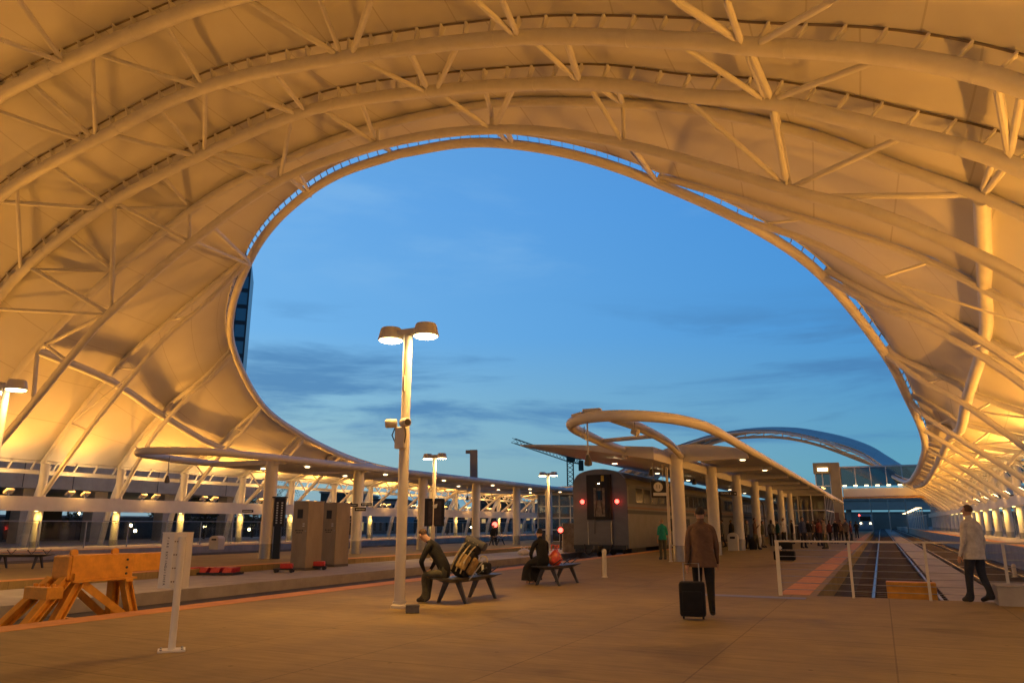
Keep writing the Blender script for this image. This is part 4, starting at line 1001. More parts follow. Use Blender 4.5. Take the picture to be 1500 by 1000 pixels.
def person(label, P, rz, top, legs, shoe=SHOE, skin=SKIN, hair=HAIRD, h=1.72, pose='stand', stride=0.0, arm=(0, 0), woman=False, longhair=False, group=None, sleeve=True, lean=0.0, fingers=False, headtilt=0.0):
    k = h/1.72; V = lambda x, y, z: Vector((x*k, y*k, z*k)); J = {}
    w = 0.9 if woman else 1.0
    def spine(hz, ly):
        """trunk from hip height hz leaning forward by ly (m at the shoulders)"""
        J['pelvis'] = (V(0, 0, hz), 0.165*w*k, 0.125*k); J['waist'] = (V(0, ly*0.3, hz+0.19), 0.155*w*k, 0.118*k)
        J['chest'] = (V(0, ly*0.75, hz+0.38), 0.17*w*k, 0.12*k); J['collar'] = (V(0, ly*0.98, hz+0.50), 0.10*w*k, 0.085*k)
        J['neck'] = (V(0, ly*1.1+0.01, hz+0.565), 0.052*k, 0.055*k)
        f = headtilt
        J['jaw'] = (V(0, ly*1.22+0.035+f*0.08, hz+0.63-abs(f)*0.02), 0.066*k, 0.075*k); J['brow'] = (V(0, ly*1.30+0.03+f*0.15, hz+0.71-abs(f)*0.05), 0.076*k, 0.092*k); J['crown'] = (V(0, ly*1.34+0.01+f*0.18, hz+0.775-abs(f)*0.08), 0.055*k, 0.07*k)
        for s, n in ((-1, 'l'), (1, 'r')):
            J['sh'+n] = (V(s*0.185*w, ly*0.95, hz+0.455), 0.062*k, 0.062*k)
        return hz, ly
    E_ = [('pelvis', 'waist'), ('waist', 'chest'), ('chest', 'collar'), ('collar', 'neck'), ('neck', 'jaw'), ('jaw', 'brow'), ('brow', 'crown')]
    if pose in ('stand', 'walk'):
        hz, ly = spine(0.935, lean)
        for s, n, ph in ((-1, 'l', 1), (1, 'r', -1)):
            st_ = stride*ph
            J['hip'+n] = (V(s*0.095, 0, 0.88), 0.105*k, 0.11*k); J['knee'+n] = (V(s*0.10, st_*0.52+0.03, 0.50), 0.072*k, 0.075*k)
            J['ank'+n] = (V(s*0.105, st_-(0.06 if st_ < 0 else 0), 0.10+(0.05 if st_ < -0.05 else 0)), 0.05*k, 0.053*k); J['toe'+n] = (V(s*0.115, st_+0.17, 0.05), 0.05*k, 0.04*k)
            J['heel'+n] = (V(s*0.105, J['ank'+n][0].y/k-0.045, J['ank'+n][0].z/k-0.055), 0.036*k, 0.036*k)
    else:                                             # sitting, seat 0.46 high
        hz, ly = spine(0.56, lean)
        for s, n in ((-1, 'l'), (1, 'r')):
            J['hip'+n] = (V(s*0.10, 0.02, 0.545), 0.10*k, 0.095*k); J['knee'+n] = (V(s*0.13, 0.42, 0.52), 0.066*k, 0.066*k)
            J['ank'+n] = (V(s*0.12, 0.42+0.05*s, 0.09), 0.058*k, 0.062*k); J['toe'+n] = (V(s*0.13, 0.62+0.05*s, 0.05), 0.05*k, 0.042*k)
    for n in 'lr':
        if 'heel'+n not in J: J['heel'+n] = (J['ank'+n][0]+V(0, -0.045, -0.045), 0.036*k, 0.036*k)
        E_.append(('ank'+n, 'heel'+n))
    for s, n, ar in ((-1, 'l', arm[0]), (1, 'r', arm[1])):
        sh = J['sh'+n][0]
        if ar == 'lap': el = sh+V(s*0.06, 0.08, -0.27); wr = V(s*0.10, 0.34, hz+0.06)
        elif ar == 'knee': el = sh+V(s*0.10, 0.08, -0.26); wr = V(s*0.14, 0.42, hz+0.05)
        elif ar == 'bag': el = sh+V(s*0.05, -0.03, -0.29); wr = sh+V(s*0.07, -0.06, -0.56)
        elif ar == 'fold': el = sh+V(s*0.07, 0.02, -0.28); wr = sh+V(-s*0.03, 0.24, -0.24)
        elif ar == 'phone': el = sh+V(s*0.06, 0.06, -0.28); wr = sh+V(-s*0.02, 0.22, -0.10)
        else: el = sh+V(s*0.05, -0.02+ar*0.35, -0.29); wr = sh+V(s*0.05, 0.05+ar*0.9, -0.54+abs(ar)*0.1)
        J['el'+n] = (el, 0.052*k, 0.052*k); J['wr'+n] = (wr, 0.030*k, 0.032*k)
        d = (wr-el).normalized(); side = Vector((s*1.0, 0.0, 0)); side = (side-d*side.dot(d)).normalized(); nn = d.cross(side)
        J['palm'+n] = (wr+d*0.065*k, 0.034*k, 0.026*k)
        E_ += [('collar', 'sh'+n), ('sh'+n, 'el'+n), ('el'+n, 'wr'+n), ('wr'+n, 'palm'+n)]
        if fingers:
            fw_ = nn
            for q, (off, L) in enumerate(((-0.026, 0.066), (-0.009, 0.078), (0.009, 0.072), (0.025, 0.055))):
                b0 = J['palm'+n][0]+fw_*off*k+d*0.022*k; curl = -side*0.022*k
                J['f%d%s' % (q, n)] = (b0+d*L*0.55*k, 0.0088*k, 0.0088*k); J['g%d%s' % (q, n)] = (b0+d*L*k+curl, 0.0075*k, 0.0075*k)
                E_ += [('palm'+n, 'f%d%s' % (q, n)), ('f%d%s' % (q, n), 'g%d%s' % (q, n))]
            J['th'+n] = (J['palm'+n][0]-fw_*0.05*k+d*0.005*k-side*0.01*k, 0.0105*k, 0.0105*k); J['tt'+n] = (J['palm'+n][0]-fw_*0.062*k+d*0.04*k-side*0.02*k, 0.0085*k, 0.0085*k)
            E_ += [('palm'+n, 'th'+n), ('th'+n, 'tt'+n)]
        else:
            J['fin'+n] = (wr+d*0.15*k, 0.024*k, 0.014*k); E_.append(('palm'+n, 'fin'+n))
        E_ += [('pelvis', 'hip'+n), ('hip'+n, 'knee'+n), ('knee'+n, 'ank'+n), ('ank'+n, 'toe'+n)]
    def mats_of(a, b):
        q = b
        if q in ('jaw', 'brow', 'crown', 'neck') or q.startswith(('palm', 'fin', 'f0', 'f1', 'f2', 'f3', 'g0', 'g1', 'g2', 'g3', 'th', 'tt')): return skin
        if q.startswith('wr'): return top if sleeve else skin
        if q.startswith(('toe', 'heel')): return shoe
        if q.startswith(('hip', 'knee', 'ank')): return legs
        return top
    me = skin_mesh(J, E_, mats_of, fingers)
    o = bpy.data.objects.new('person', me); COL.objects.link(o); o.location = P; o.rotation_euler = (0, 0, rz)
    setp(o, label, 'person', group); ORG[o.name] = Vector(P)
    jb, jc, jj = J['brow'][0], J['crown'][0], J['jaw'][0]; up = (jc-jj).normalized(); fwd = Vector((0, 1, 0)); fwd = (fwd-up*fwd.dot(up)).normalized()
    hm = MB(); q = Vector((0, 0, 1)).rotation_difference(up); c = jb+up*0.022*k-fwd*0.018*k
    prof = []
    N1, N2 = 16, 8
    for i in range(N2+1):
        el_ = -0.35+(PI/2+0.35)*i/N2
        for j in range(N1):
            a = 2*PI*j/N1; v = Vector((math.cos(a)*math.cos(el_)*0.078*k, math.sin(a)*math.cos(el_)*0.092*k, math.sin(el_)*0.086*k))
            if el_ < 0.45 and math.sin(a) > 0.25: v *= 0.72
            v *= 1+0.04*math.sin(j*3.1+i*1.7); hm.v.append(c+q @ v)
    hm.f = [(i*N1+j, i*N1+(j+1) % N1, (i+1)*N1+(j+1) % N1, (i+1)*N1+j) for i in range(N2) for j in range(N1)]
    if longhair: hm.ell(jj-fwd*0.055*k+up*(-0.01*k), (0.085*k, 0.05*k, 0.13*k), 12, 8, q)
    hm.build('hair', hair, o, True, local=True, ang=180)
    for s in (-1, 1): MB().ell(jb+Vector((s*0.082*k, -0.005, -0.02*k)), (0.012*k, 0.022*k, 0.032*k), 8, 6).build('ear', skin, o, True, local=True)
    MB().add([jb+fwd*0.085*k+up*0.0+Vector((-0.008*k, 0, 0)), jb+fwd*0.085*k+Vector((0.008*k, 0, 0)), jb+fwd*0.105*k-up*0.05*k+Vector((0.016*k, 0, 0)), jb+fwd*0.105*k-up*0.05*k+Vector((-0.016*k, 0, 0)), jb+fwd*0.13*k-up*0.045*k, jb+fwd*0.08*k-up*0.055*k],
             [(0, 1, 4), (1, 2, 4), (2, 5, 4), (5, 3, 4), (3, 0, 4)]).build('nose', skin, o, local=True)
    for s in (-1, 1): MB().ell(jb+fwd*0.083*k+Vector((s*0.03*k, 0, 0))-up*0.012*k, (0.013*k, 0.008*k, 0.008*k), 8, 6).build('eye', SHOE, o, True, local=True)
    MB().ell(jj+fwd*0.074*k+up*0.005*k, (0.024*k, 0.008*k, 0.006*k), 8, 6).build('mouth', mat('lips', (0.3, 0.1, 0.08), 0.5), o, True, local=True)
    return o
def face(dx, dy): return math.atan2(-dx, dy)          # rotation so that local +Y points along (dx,dy)
# hunched man on the near bench, seen from behind at left, facing left
axb = Vector((math.sin(-BR), math.cos(-BR), 0)); acr = Vector((axb.y, -axb.x, 0))
man = person('man in dark jacket and grey trousers hunched on the near end of the bench', B1-axb*0.72-acr*0.05, face(-acr.x-0.15, -acr.y), CBLK, COLV, hair=HAIRB, pose='sit', lean=0.34, arm=('knee', 'knee'), fingers=True, headtilt=0.5)
pk = thing('backpack', 'big loaded black and tan backpack with straps leaning on the near bench', 'backpack', B1-axb*0.43+Vector((0, 0, 0.46)), BR+R(8))
q1 = Matrix.Rotation(R(-24), 3, 'X') @ Matrix.Rotation(R(22), 3, 'Y')
Xq, Yq, Zq = q1 @ XL, q1 @ YL, q1 @ ZL
MB().box(Zq*0.30, (0.34, 0.30, 0.56), Xq, Yq, Zq, bev=0.09).build('pack_body', CBLK, pk, True, local=True)
MB().box(Zq*0.62-Yq*0.02, (0.32, 0.30, 0.16), Xq, Yq, Zq, bev=0.07).build('top_lid', cloth('charcoal', (0.03, 0.03, 0.032)), pk, True, local=True)
MB().box(Zq*0.28-Yq*0.17+Xq*0.05, (0.22, 0.10, 0.30), Xq, Yq, Zq, bev=0.045).build('front_pocket', cloth('ochre', (0.38, 0.25, 0.09)), pk, True, local=True)
MB().box(Zq*0.30+Xq*0.19, (0.09, 0.2, 0.34), Xq, Yq, Zq, bev=0.04).build('side_pocket', cloth('ochre', (0.38, 0.25, 0.09)), pk, True, local=True)
MB().lathe(Zq*0.74-Xq*0.22, [(0.085, 0), (0.085, 0.44)], 14, Xq).build('rolled_mat', cloth('grey roll', (0.10, 0.10, 0.11)), pk, True, local=True)
for d in (-0.11, 0.0, 0.11):
    MB().tube(catmull([Zq*0.70-Yq*0.10+Xq*d, Zq*0.55-Yq*0.20+Xq*d, Zq*0.3-Yq*0.235+Xq*d, Zq*0.06-Yq*0.16+Xq*d], 5), 0.014, 6).build('strap', mat('pale strap', (0.45, 0.36, 0.2), 0.6), pk, True, local=True)
for d, z in ((0.12, 0.5), (-0.1, 0.55), (0.0, 0.42), (0.11, 0.26), (-0.11, 0.32)): MB().box(Zq*z-Yq*0.235+Xq*d, (0.035, 0.02, 0.03), Xq, Yq, Zq, bev=0.006).build('buckle', GALV, pk, local=True)
for d in (-0.1, 0.1): MB().tube(catmull([Zq*0.55+Yq*0.14+Xq*d, Zq*0.42+Yq*0.24+Xq*d, Zq*0.18+Yq*0.2+Xq*d, Zq*0.05+Yq*0.12+Xq*d], 5), 0.022, 6).build('shoulder_strap', CBLK, pk, True, local=True)
MB().tube([Zq*0.05+Xq*0.26, Zq*0.52+Xq*0.34], 0.012, 6).build('walking_pole', GALV, pk, local=True)
hb = thing('handbag', 'small black bag with a pale strap on the far end of the near bench', 'bag', B1+axb*0.62+Vector((0, 0, 0.46)), BR)
MB().box((0, 0, 0.115), (0.30, 0.26, 0.23), bev=0.06).build('bag_body', CBLK, hb, True, local=True)
MB().tube(catmull([(-0.1, 0, 0.2), (-0.06, 0.02, 0.33), (0.06, 0.02, 0.33), (0.1, 0, 0.2)], 5), 0.014, 6).build('handle', mat('pale strap', (0.45, 0.36, 0.2)), hb, True, local=True)
MB().box((0.06, -0.13, 0.12), (0.05, 0.012, 0.14), bev=0.004).build('pale_strap', SIGNW, hb, local=True)
P = gnd(604, 897); bxo = thing('carton', 'small grey box beside the hunched man\'s feet', 'box', P, R(12))
MB().box((0, 0, 0.06), (0.22, 0.16, 0.12), bev=0.01).build('box_body', CGRY, bxo, local=True)
MB().box((0, 0, 0.123), (0.23, 0.17, 0.012), bev=0.003).build('lid', CGRY, bxo, local=True)
# woman in black on the second bench, back to the viewer
wo = person('woman in a black top and long black skirt sitting with her back turned', B2-axb*0.62-acr*0.12, face(-0.62, 1.0), CBLK, CBLK, shoe=SKIN, hair=HAIRD, pose='sit', h=1.68, lean=0.10, arm=('lap', 'lap'), longhair=False, fingers=True)
sk = MB(); ring = 16
for i, (y, z, rx, ry) in enumerate(((-0.02, 0.60, 0.17, 0.15), (0.10, 0.565, 0.22, 0.16), (0.30, 0.52, 0.24, 0.14), (0.46, 0.40, 0.25, 0.13), (0.50, 0.24, 0.27, 0.14), (0.50, 0.10, 0.30, 0.16))):
    tl = (0, 0.5, 1.0, 1.25, PI/2, PI/2)[i]
    for j in range(ring):
        a = 2*PI*j/ring; e = Vector((math.cos(a)*rx*(1+0.05*math.sin(4*a+i)), 0, math.sin(a)*ry)); e = Matrix.Rotation(-tl, 3, 'X') @ e; sk.v.append(Vector((0, y, z))+e)
sk.f = [(i*ring+j, i*ring+(j+1) % ring, (i+1)*ring+(j+1) % ring, (i+1)*ring+j) for i in range(5) for j in range(ring)]
sk.build('skirt', CBLK, wo, True, local=True, ang=80)
rb = thing('carrier_bag', 'crumpled red carrier bag on the bench next to the woman in black', 'bag', B2-axb*0.18+acr*0.02+Vector((0, 0, 0.46)), BR)
def crumple(parent, name, m, rx, ry, rz_, seed, handle=True):
    rnd = random.Random(seed); mb = MB(); nu, nv = 18, 10
    for i in range(nv+1):
        t = i/nv; rr = math.sin(PI*min(t*0.9+0.1, 1))**0.6*(1-0.35*t)
        for j in range(nu):
            a = 2*PI*j/nu; f = rr*(1+0.16*math.sin(5*a+seed+3*t)+rnd.uniform(-.09, .09))
            mb.v.append(Vector((rx*f*math.cos(a), ry*f*math.sin(a), rz_*2*t)))
    mb.f = [(i*nu+j, i*nu+(j+1) % nu, (i+1)*nu+(j+1) % nu, (i+1)*nu+j) for i in range(nv) for j in range(nu)]
    mb.f += [tuple(range(nu-1, -1, -1)), tuple(range(nv*nu, nv*nu+nu))]
    mb.build(name, m, parent, True, local=True, ang=35)
    if handle:
        for d in (-1, 1): MB().tube(catmull([(d*rx*0.4, -ry*0.2, rz_*1.8), (d*rx*0.5, 0, rz_*2.5), (d*rx*0.1, ry*0.2, rz_*2.4), (d*rx*0.15, ry*0.2, rz_*1.8)], 4), 0.012, 6).build('handle', m, parent, True, local=True)
crumple(rb, 'bag_body', mat('red carrier film', (0.75, 0.09, 0.04), 0.3, noise=0.4, nscale=12), 0.19, 0.16, 0.19, 3)
P = gnd(768, 812.5, -0.2); wb = thing('carrier_bag', 'crumpled white carrier bag lying on the walkway between the tracks', 'bag', P, R(20))
crumple(wb, 'bag_body', mat('white carrier film', (0.70, 0.66, 0.60), 0.3, noise=0.15, nscale=9), 0.42, 0.3, 0.18, 5)
# figure on the far bench
fb = gnd(728, 798); person('dark figure sitting on the far left-platform bench', fb+UX*-0.1-AX*0.45, face(0.3, -1), CBLK, DENIM, pose='sit', lean=0.1, arm=('lap', 'lap'))
# standing and walking people in front
person('woman in teal T-shirt standing by the train near the thin post', gnd(972, 820), face(-0.3, 1), CTEAL, COLV, hair=HAIRL, h=1.63, woman=True, sleeve=False, arm=(0, 0), fingers=True)
def jacket(o, m_, h):
    jk = MB(); N_ = 28
    for i, (z, rx, ry) in enumerate(((0.78, 0.222, 0.16), (0.86, 0.215, 0.155), (0.95, 0.20, 0.145), (1.05, 0.19, 0.138), (1.15, 0.195, 0.142), (1.26, 0.205, 0.145), (1.36, 0.20, 0.135), (1.42, 0.15, 0.11), (1.455, 0.085, 0.085), (1.50, 0.078, 0.08))):
        for j in range(N_):
            a = 2*PI*j/N_; f = 1+0.035*math.sin(5*a+4*z)+0.03*math.sin(9*a-11*z)+0.02*math.sin(23*z+2*a); jk.v.append(Vector((rx*f*math.cos(a), 0.0+ry*f*math.sin(a), z))*(h/1.72))
    jk.f = [(i*N_+j, i*N_+(j+1) % N_, (i+1)*N_+(j+1) % N_, (i+1)*N_+j) for i in range(9) for j in range(N_)]
    jk.build('jacket', m_, o, True, local=True, ang=180)
w1 = person('man in brown shirt and dark trousers walking away with a black suitcase', gnd(1034, 903), face(0.25, 1), CBRN, CBLK, hair=HAIRD, h=1.70, pose='walk', stride=0.16, arm=('bag', 0.1), fingers=True)
jacket(w1, CBRN, 1.70)
P = gnd(1016, 907); su = thing('suitcase', 'upright black suitcase at the walking man\'s left side on the concourse', 'suitcase', P, face(0.25, 1))
MB().box((0, 0, 0.31), (0.40, 0.24, 0.52), bev=0.045).build('case_body', CBLK, su, True, local=True)
MB().box((0, -0.125, 0.28), (0.30, 0.03, 0.3), bev=0.012).build('front_pocket', CBLK, su, True, local=True)
for a in (-1, 1):
    MB().lathe((a*0.15, 0.08, 0.03), [(0.03, -0.015), (0.03, 0.015)], 12, XL).build('wheel', BLACK, su, True, local=True)
MB().tube([(-0.12, 0.08, 0.56), (-0.12, 0.08, 0.84), (0.12, 0.08, 0.84), (0.12, 0.08, 0.56)], 0.012, 8).build('pull_handle', GALV, su, True, local=True)
w2 = person('man in pale grey shirt and dark trousers standing at the right track ends', gnd(1437, 884), face(-0.4, 1), CWHT, DENIM, hair=HAIRB, h=1.78, pose='walk', stride=0.10, arm=(0.05, -0.05), fingers=True)
jacket(w2, CWHT, 1.78)
# waiting crowd under the middle canopy
crowd = [(1060, 802, 1.68, CGRY, DENIM, 'grey', 'dark', 0), (1073, 800, 1.70, CBLK, CBLK, 'black', 'black', 0), (1096, 804, 1.66, CGRY, DENIM, 'grey', 'denim', 1), (1108, 805, 1.76, CBRN, COLV, 'brown', 'olive', 0), (1119, 802, 1.62, COLV, CKHK, 'olive', 'khaki', 1), (1132, 800, 1.70, CGRY, CBLK, 'dark grey', 'black', 1),
         (1141, 798, 1.66, cloth('deep green', (0.02, 0.10, 0.09)), CBLK, 'deep green', 'black', 1), (1150, 799, 1.82, CWHT, CBLK, 'white', 'black', 0), (1162, 797, 1.72, CBLK, DENIM, 'black', 'denim', 0), (1168, 790, 1.7, CWHT, CGRY, 'white', 'grey', 0), (1178, 803, 1.84, CBLU, DENIM, 'blue', 'denim', 0), (1186, 797, 1.72, CBLK, CGRY, 'black', 'grey', 0),
         (1194, 795, 1.68, CBRN, DENIM, 'brown', 'denim', 1), (1202, 800, 1.76, CRED, DENIM, 'dull red', 'denim', 0), (1210, 804, 1.74, CTAN, COLV, 'taupe', 'olive', 0), (1217, 796, 1.70, CRED, CBLK, 'dark red', 'black', 1), (1226, 796, 1.74, CBLK, DENIM, 'black', 'denim', 0), (1233, 793, 1.78, CBRN, CBLK, 'brown', 'black', 0), (1242, 798, 1.80, CTAN, CBLK, 'taupe', 'black', 0), (1248, 794, 1.68, CRED, DENIM, 'red', 'denim', 1), (1256, 788, 1.70, CBLK, CBLK, 'black', 'black', 0)]
order = ['leftmost', 'second', 'third', 'fourth', 'fifth', 'sixth', 'seventh', 'eighth', 'ninth', 'tenth', 'eleventh', 'twelfth', 'thirteenth', 'fourteenth', 'fifteenth', 'sixteenth', 'seventeenth', 'eighteenth', 'nineteenth', 'twentieth', 'rightmost']
for i, (px, py, h, tp, lg, tn, ln, wm) in enumerate(crowd):
    o = order[i] if i in (0, len(crowd)-1) else order[i]+' from left'
    person('%s traveller in %s top and %s trousers, %s in the platform crowd' % ('long-haired' if wm else 'short-haired', tn, ln, o), gnd(px, py), random.uniform(-PI, PI) if i not in (7, 18) else 0.1*i, tp, lg, h=h, woman=bool(wm), longhair=bool(wm), skin=SKIND if i % 4 == 1 else SKIN,
           hair=HAIRB if i % 5 == 2 else HAIRD, arm=random.choice(((0, 0), ('fold', 'fold'), (0, 'phone'), ('bag', 0))), pose='walk' if i % 3 == 0 else 'stand', stride=0.13 if i % 3 == 0 else 0.03, group='travellers waiting under the middle canopy')
def case(P, lab, w, d, h, rz, m=CBLK):
    t = thing('suitcase', lab, 'suitcase', P, rz)
    MB().box((0, 0, h/2+0.03), (w, d, h), bev=0.05).build('case_body', m, t, True, local=True)
    MB().tube(catmull([(-0.07, 0, h+0.02), (-0.05, 0, h+0.06), (0.05, 0, h+0.06), (0.07, 0, h+0.02)], 4), 0.012, 6).build('handle', BLACK, t, True, local=True)
    for a in (-1, 1): MB().lathe((a*w*0.36, d*0.3, 0.03), [(0.03, -0.015), (0.03, 0.015)], 10, XL).build('wheel', BLACK, t, True, local=True)
P = gnd(1150, 821)
case(P, 'large black holdall on the ground, lowest of the luggage pile behind the railing', 0.82, 0.42, 0.36, RZ)
case(P+UX*0.02+AX*0.05+Vector((0, 0, 0.40)), 'black bag with a white tag on top of the large black holdall', 0.62, 0.36, 0.34, RZ+0.1)
tg = thing('luggage_tag', 'small white luggage tag on the upper black bag behind the railing', 'tag', P-AX*0.16-UX*0.14+Vector((0, 0, 0.52)))
MB().box((0, -0.02, 0), (0.12, 0.008, 0.12), (XL*0.8+ZL*0.6), YL, (ZL*0.8-XL*0.6)).build('tag_card', SIGNW, tg, local=True)
case(gnd(1104, 805)-AX*0.1, 'dark upright suitcase beside the crowd near the left column', 0.42, 0.26, 0.6, RZ+0.3)

# ------------------------------------------------------------------ glass pavilions under the canopies
def pavilion(name, lab, u0, u1, s0, s1, z0, z1, nu, ns, nz, parts=True, lit=6):
    t = thing(name, lab, 'building', W((u0+u1)/2, (s0+s1)/2, z0))
    for (ua, sa, ub, sb_, n_) in ((u0, s0, u1, s0, nu), (u1, s0, u1, s1, ns), (u0, s0, u0, s1, ns)):
        fr = MB()
        for i in range(n_+1):
            k_ = i/n_; u = ua+(ub-ua)*k_; s = sa+(sb_-sa)*k_; MB().hbox(u-0.05, u+0.05, s-0.05, s+0.05, z0, z1).build('mullion', WHITE, t)
        for j in range(nz+1):
            z = z0+(z1-z0)*j/nz
            MB().hbox(min(ua, ub)-0.04, max(ua, ub)+0.04, min(sa, sb_)-0.045, max(sa, sb_)+0.045, z-0.045, z+0.045).build('transom', WHITE, t)
        if ua != ub: MB().hbox(ua, ub, sa+0.01, sa+0.025, z0, z1).build('glass_wall', GLASSD, t)
        else: MB().hbox(ua+0.01, ua+0.025, sa, sb_, z0, z1).build('glass_wall', GLASSD, t)
    MB().hbox(u0, u1, s1-0.1, s1, z0, z1).build('back_wall', mat('pavilion inner wall', (0.20, 0.16, 0.11), 0.8, noise=0.5, nscale=1.2), t)
    MB().hbox(u0-0.2, u1+0.2, s0-0.2, s1+0.2, z1, z1+0.12).build('roof', ROOFW, t)
    rnd = random.Random(lit)
    for i in range(lit):
        u = rnd.uniform(u0+0.3, u1-0.3); z = rnd.uniform(z0+0.8, z1-0.4)
        MB().hbox(u-0.12, u+0.12, s1-0.16, s1-0.11, z-0.35, z+0.35).build('lit_panel', EMWIN, t)
    return t
pavilion('glass_pavilion', 'glass waiting pavilion with warm lights under the far end of the left canopy', -26.6, -22.6, 61, 72, 0, 3.9, 4, 5, 4, lit=10)
pavilion('glass_pavilion', 'dark glass stair pavilion behind the waiting crowd under the middle canopy', -9.0, -4.35, 75, 88, 0, 4.0, 4, 5, 3, lit=5)
P = gnd(833, 808, -0.2)
uc = thing('utility_cabinet', 'beige stone and grey metal utility cabinet beside the train\'s left side', 'cabinet', P)
MB().box(P+Vector((0, 0, 0.85)), (0.72, 0.8, 1.7), XL, YL).build('stone_pier', mat('beige stone', (0.42, 0.33, 0.22), 0.9, noise=0.45, nscale=4), uc)
MB().box(P+Vector((0.86, -0.1, 0.83)), (0.98, 0.8, 1.66), XL, YL, bev=0.02).build('metal_box', mat('grey cabinet', (0.16, 0.16, 0.165), 0.5, 0.3), uc)
for i in range(5): MB().box(P+Vector((0.46+0.2*i, -0.505, 0.83)), (0.02, 0.012, 1.56)).build('panel_rib', DARKM, uc)
P = atY(821, 776, 47); sg = thing('track_signal', 'small red signal lamp on a short stand left of the train', 'signal', P)
MB().lathe(P-YL*0.07, [(0.15, 0), (0.14, 0.05)], 16, -YL).build('red_lens', EMR, sg); MB().box(P, (0.40, 0.14, 0.44), bev=0.03).build('signal_head', DARKM, sg); MB().tube([P-ZL*0.2, P-ZL*1.15], 0.05, 8).build('stand', DARKM, sg)
P = atY(725, 768, 75); sg = thing('track_signal', 'red signal lamp seen under the left canopy above the far bench', 'signal', P)
MB().lathe(P-YL*0.11, [(0.26, 0), (0.24, 0.05)], 16, -YL).build('red_lens', EMR, sg); MB().box(P-ZL*0.3, (0.6, 0.2, 1.3), bev=0.04).build('signal_head', DARKM, sg); MB().tube([P-ZL*0.8, Vector((P.x, P.y, -0.5))], 0.07, 8).build('mast', DARKM, sg)

# ------------------------------------------------------------------ left glass windbreak
gw = thing('glass_windbreak', 'long low clear glass screen with posts along the left platform edge', 'screen', W(-44.6, 40, 0))
s = 8.0
while s < 100:
    MB().hbox(-44.63, -44.57, s-0.03, s+0.03, 0, 1.62).build('post', GALV, gw)
    MB().hbox(-44.61, -44.595, s+0.06, s+2.94, 0.12, 1.56).build('glass_panel', GLASS, gw); s += 3.0
MB().hbox(-44.65, -44.55, 8, 101, 1.60, 1.65).build('top_rail', GALV, gw)
rw = thing('glass_windbreak', 'clear glass screen along the right side colonnade under the bright downlights', 'screen', W(9.6, 60, 0.5))
s = 36.0
while s < 140:
    MB().hbox(9.57, 9.63, s-0.03, s+0.03, 0.5, 2.5).build('post', GALV, rw); MB().hbox(9.59, 9.605, s+0.06, s+3.94, 0.6, 2.45).build('glass_panel', GLASS, rw); s += 4.0

# ------------------------------------------------------------------ city behind the hall
op = thing('overpass', 'grey concrete overpass with dark recess and square piers behind the left colonnade', 'overpass', W(-64, 45, 0))
MB().hbox(-76, -58, 18, 62, 4.1, 6.9).build('deck', CONCD, op)
for s in range(20, 62, 4): MB().hbox(-58.03, -57.97, s-0.02, s+0.02, 4.15, 6.85).build('deck_joint', DARKM, op)
for s in (21, 30, 37.5, 43.5, 50.5, 58): MB().hbox(-60.4, -59.2, s-0.6, s+0.6, 0, 4.1).build('pier', CONCD, op)
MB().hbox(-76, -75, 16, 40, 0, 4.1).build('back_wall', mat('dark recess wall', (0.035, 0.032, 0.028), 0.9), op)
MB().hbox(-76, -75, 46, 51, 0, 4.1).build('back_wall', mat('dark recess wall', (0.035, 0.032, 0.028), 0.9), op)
bw = thing('sky_block_wall', 'low dark wall added to block the low sky behind the left colonnade and its street trees', 'wall', W(-92, 70, 0))  # wall added to hide the bright strip of low sky
MB().hbox(-92, -91.6, -20, 190, -0.6, 2.3).build('wall_body', mat('dark sky block wall', (0.10, 0.085, 0.07), 0.9, noise=0.4, nscale=0.4), bw); MB().hbox(-92.1, -91.5, -20, 190, 2.3, 2.5).build('coping', CONCD, bw)
def block(name, lab, px0, px1, ytop, Y, depth, wallm, rows, cols, winm, roofm=None, base=-0.6, wh=0.55, ww=0.5):
    a, b = atY(px0, ytop, Y), atY(px1, ytop, Y); t = thing(name, lab, 'building', Vector(((a.x+b.x)/2, Y+depth/2, base)))
    H = a.z-base; Wd = b.x-a.x; cx = (a.x+b.x)/2
    MB().box((cx, Y+depth/2, base+H/2), (Wd, depth, H)).build('walls', wallm, t)
    MB().box((cx, Y+depth/2, base+H+0.2), (Wd+0.6, depth+0.6, 0.4)).build('roof', roofm or CONCD, t)
    k = 0
    for r_ in range(rows):
        for c_ in range(cols):
            x = a.x+Wd*(c_+0.5)/cols; z = base+H*(r_+0.5)/rows; lw, lh = Wd/cols*ww, H/rows*wh
            w_ = MB().box((x, Y-0.03, z), (lw, 0.1, lh)).build('window', winm if (r_*7+c_*5) % 6 else EMWIN, t); k += 1
    return t
BRICK = mat('dull brick wall', (0.13, 0.09, 0.075), 0.9, noise=0.3, nscale=0.4); PALE = mat('pale blue grey render', (0.22, 0.25, 0.28), 0.85, noise=0.15, nscale=0.3); DKW = mat('dark office wall', (0.05, 0.05, 0.055), 0.5, noise=0.3, nscale=0.2); WINB = mat('dusk window', (0.03, 0.04, 0.05), 0.15)
block('office_building', 'dark glass office block behind the second left-canopy column', 470, 520, 722, 170, 30, DKW, 4, 4, mat('office dark glass', (0.04, 0.055, 0.055), 0.15), ww=0.86, wh=0.8)
block('townhouse', 'pale low house with narrow dark windows behind the left side beam', 528, 590, 733, 150, 20, PALE, 2, 7, WINB, DKW, wh=0.5, ww=0.35)
block('office_building', 'dark apartment block with rows of windows left of the glass pavilion', 692, 748, 724, 190, 25, DKW, 5, 5, WINB)
block('townhouse', 'dull brick low building behind the far left colonnade', 596, 690, 752, 210, 20, BRICK, 2, 8, WINB)
block('office_building', 'wide low grey block below the crane behind the train', 756, 870, 752, 260, 20, PALE, 2, 10, WINB)
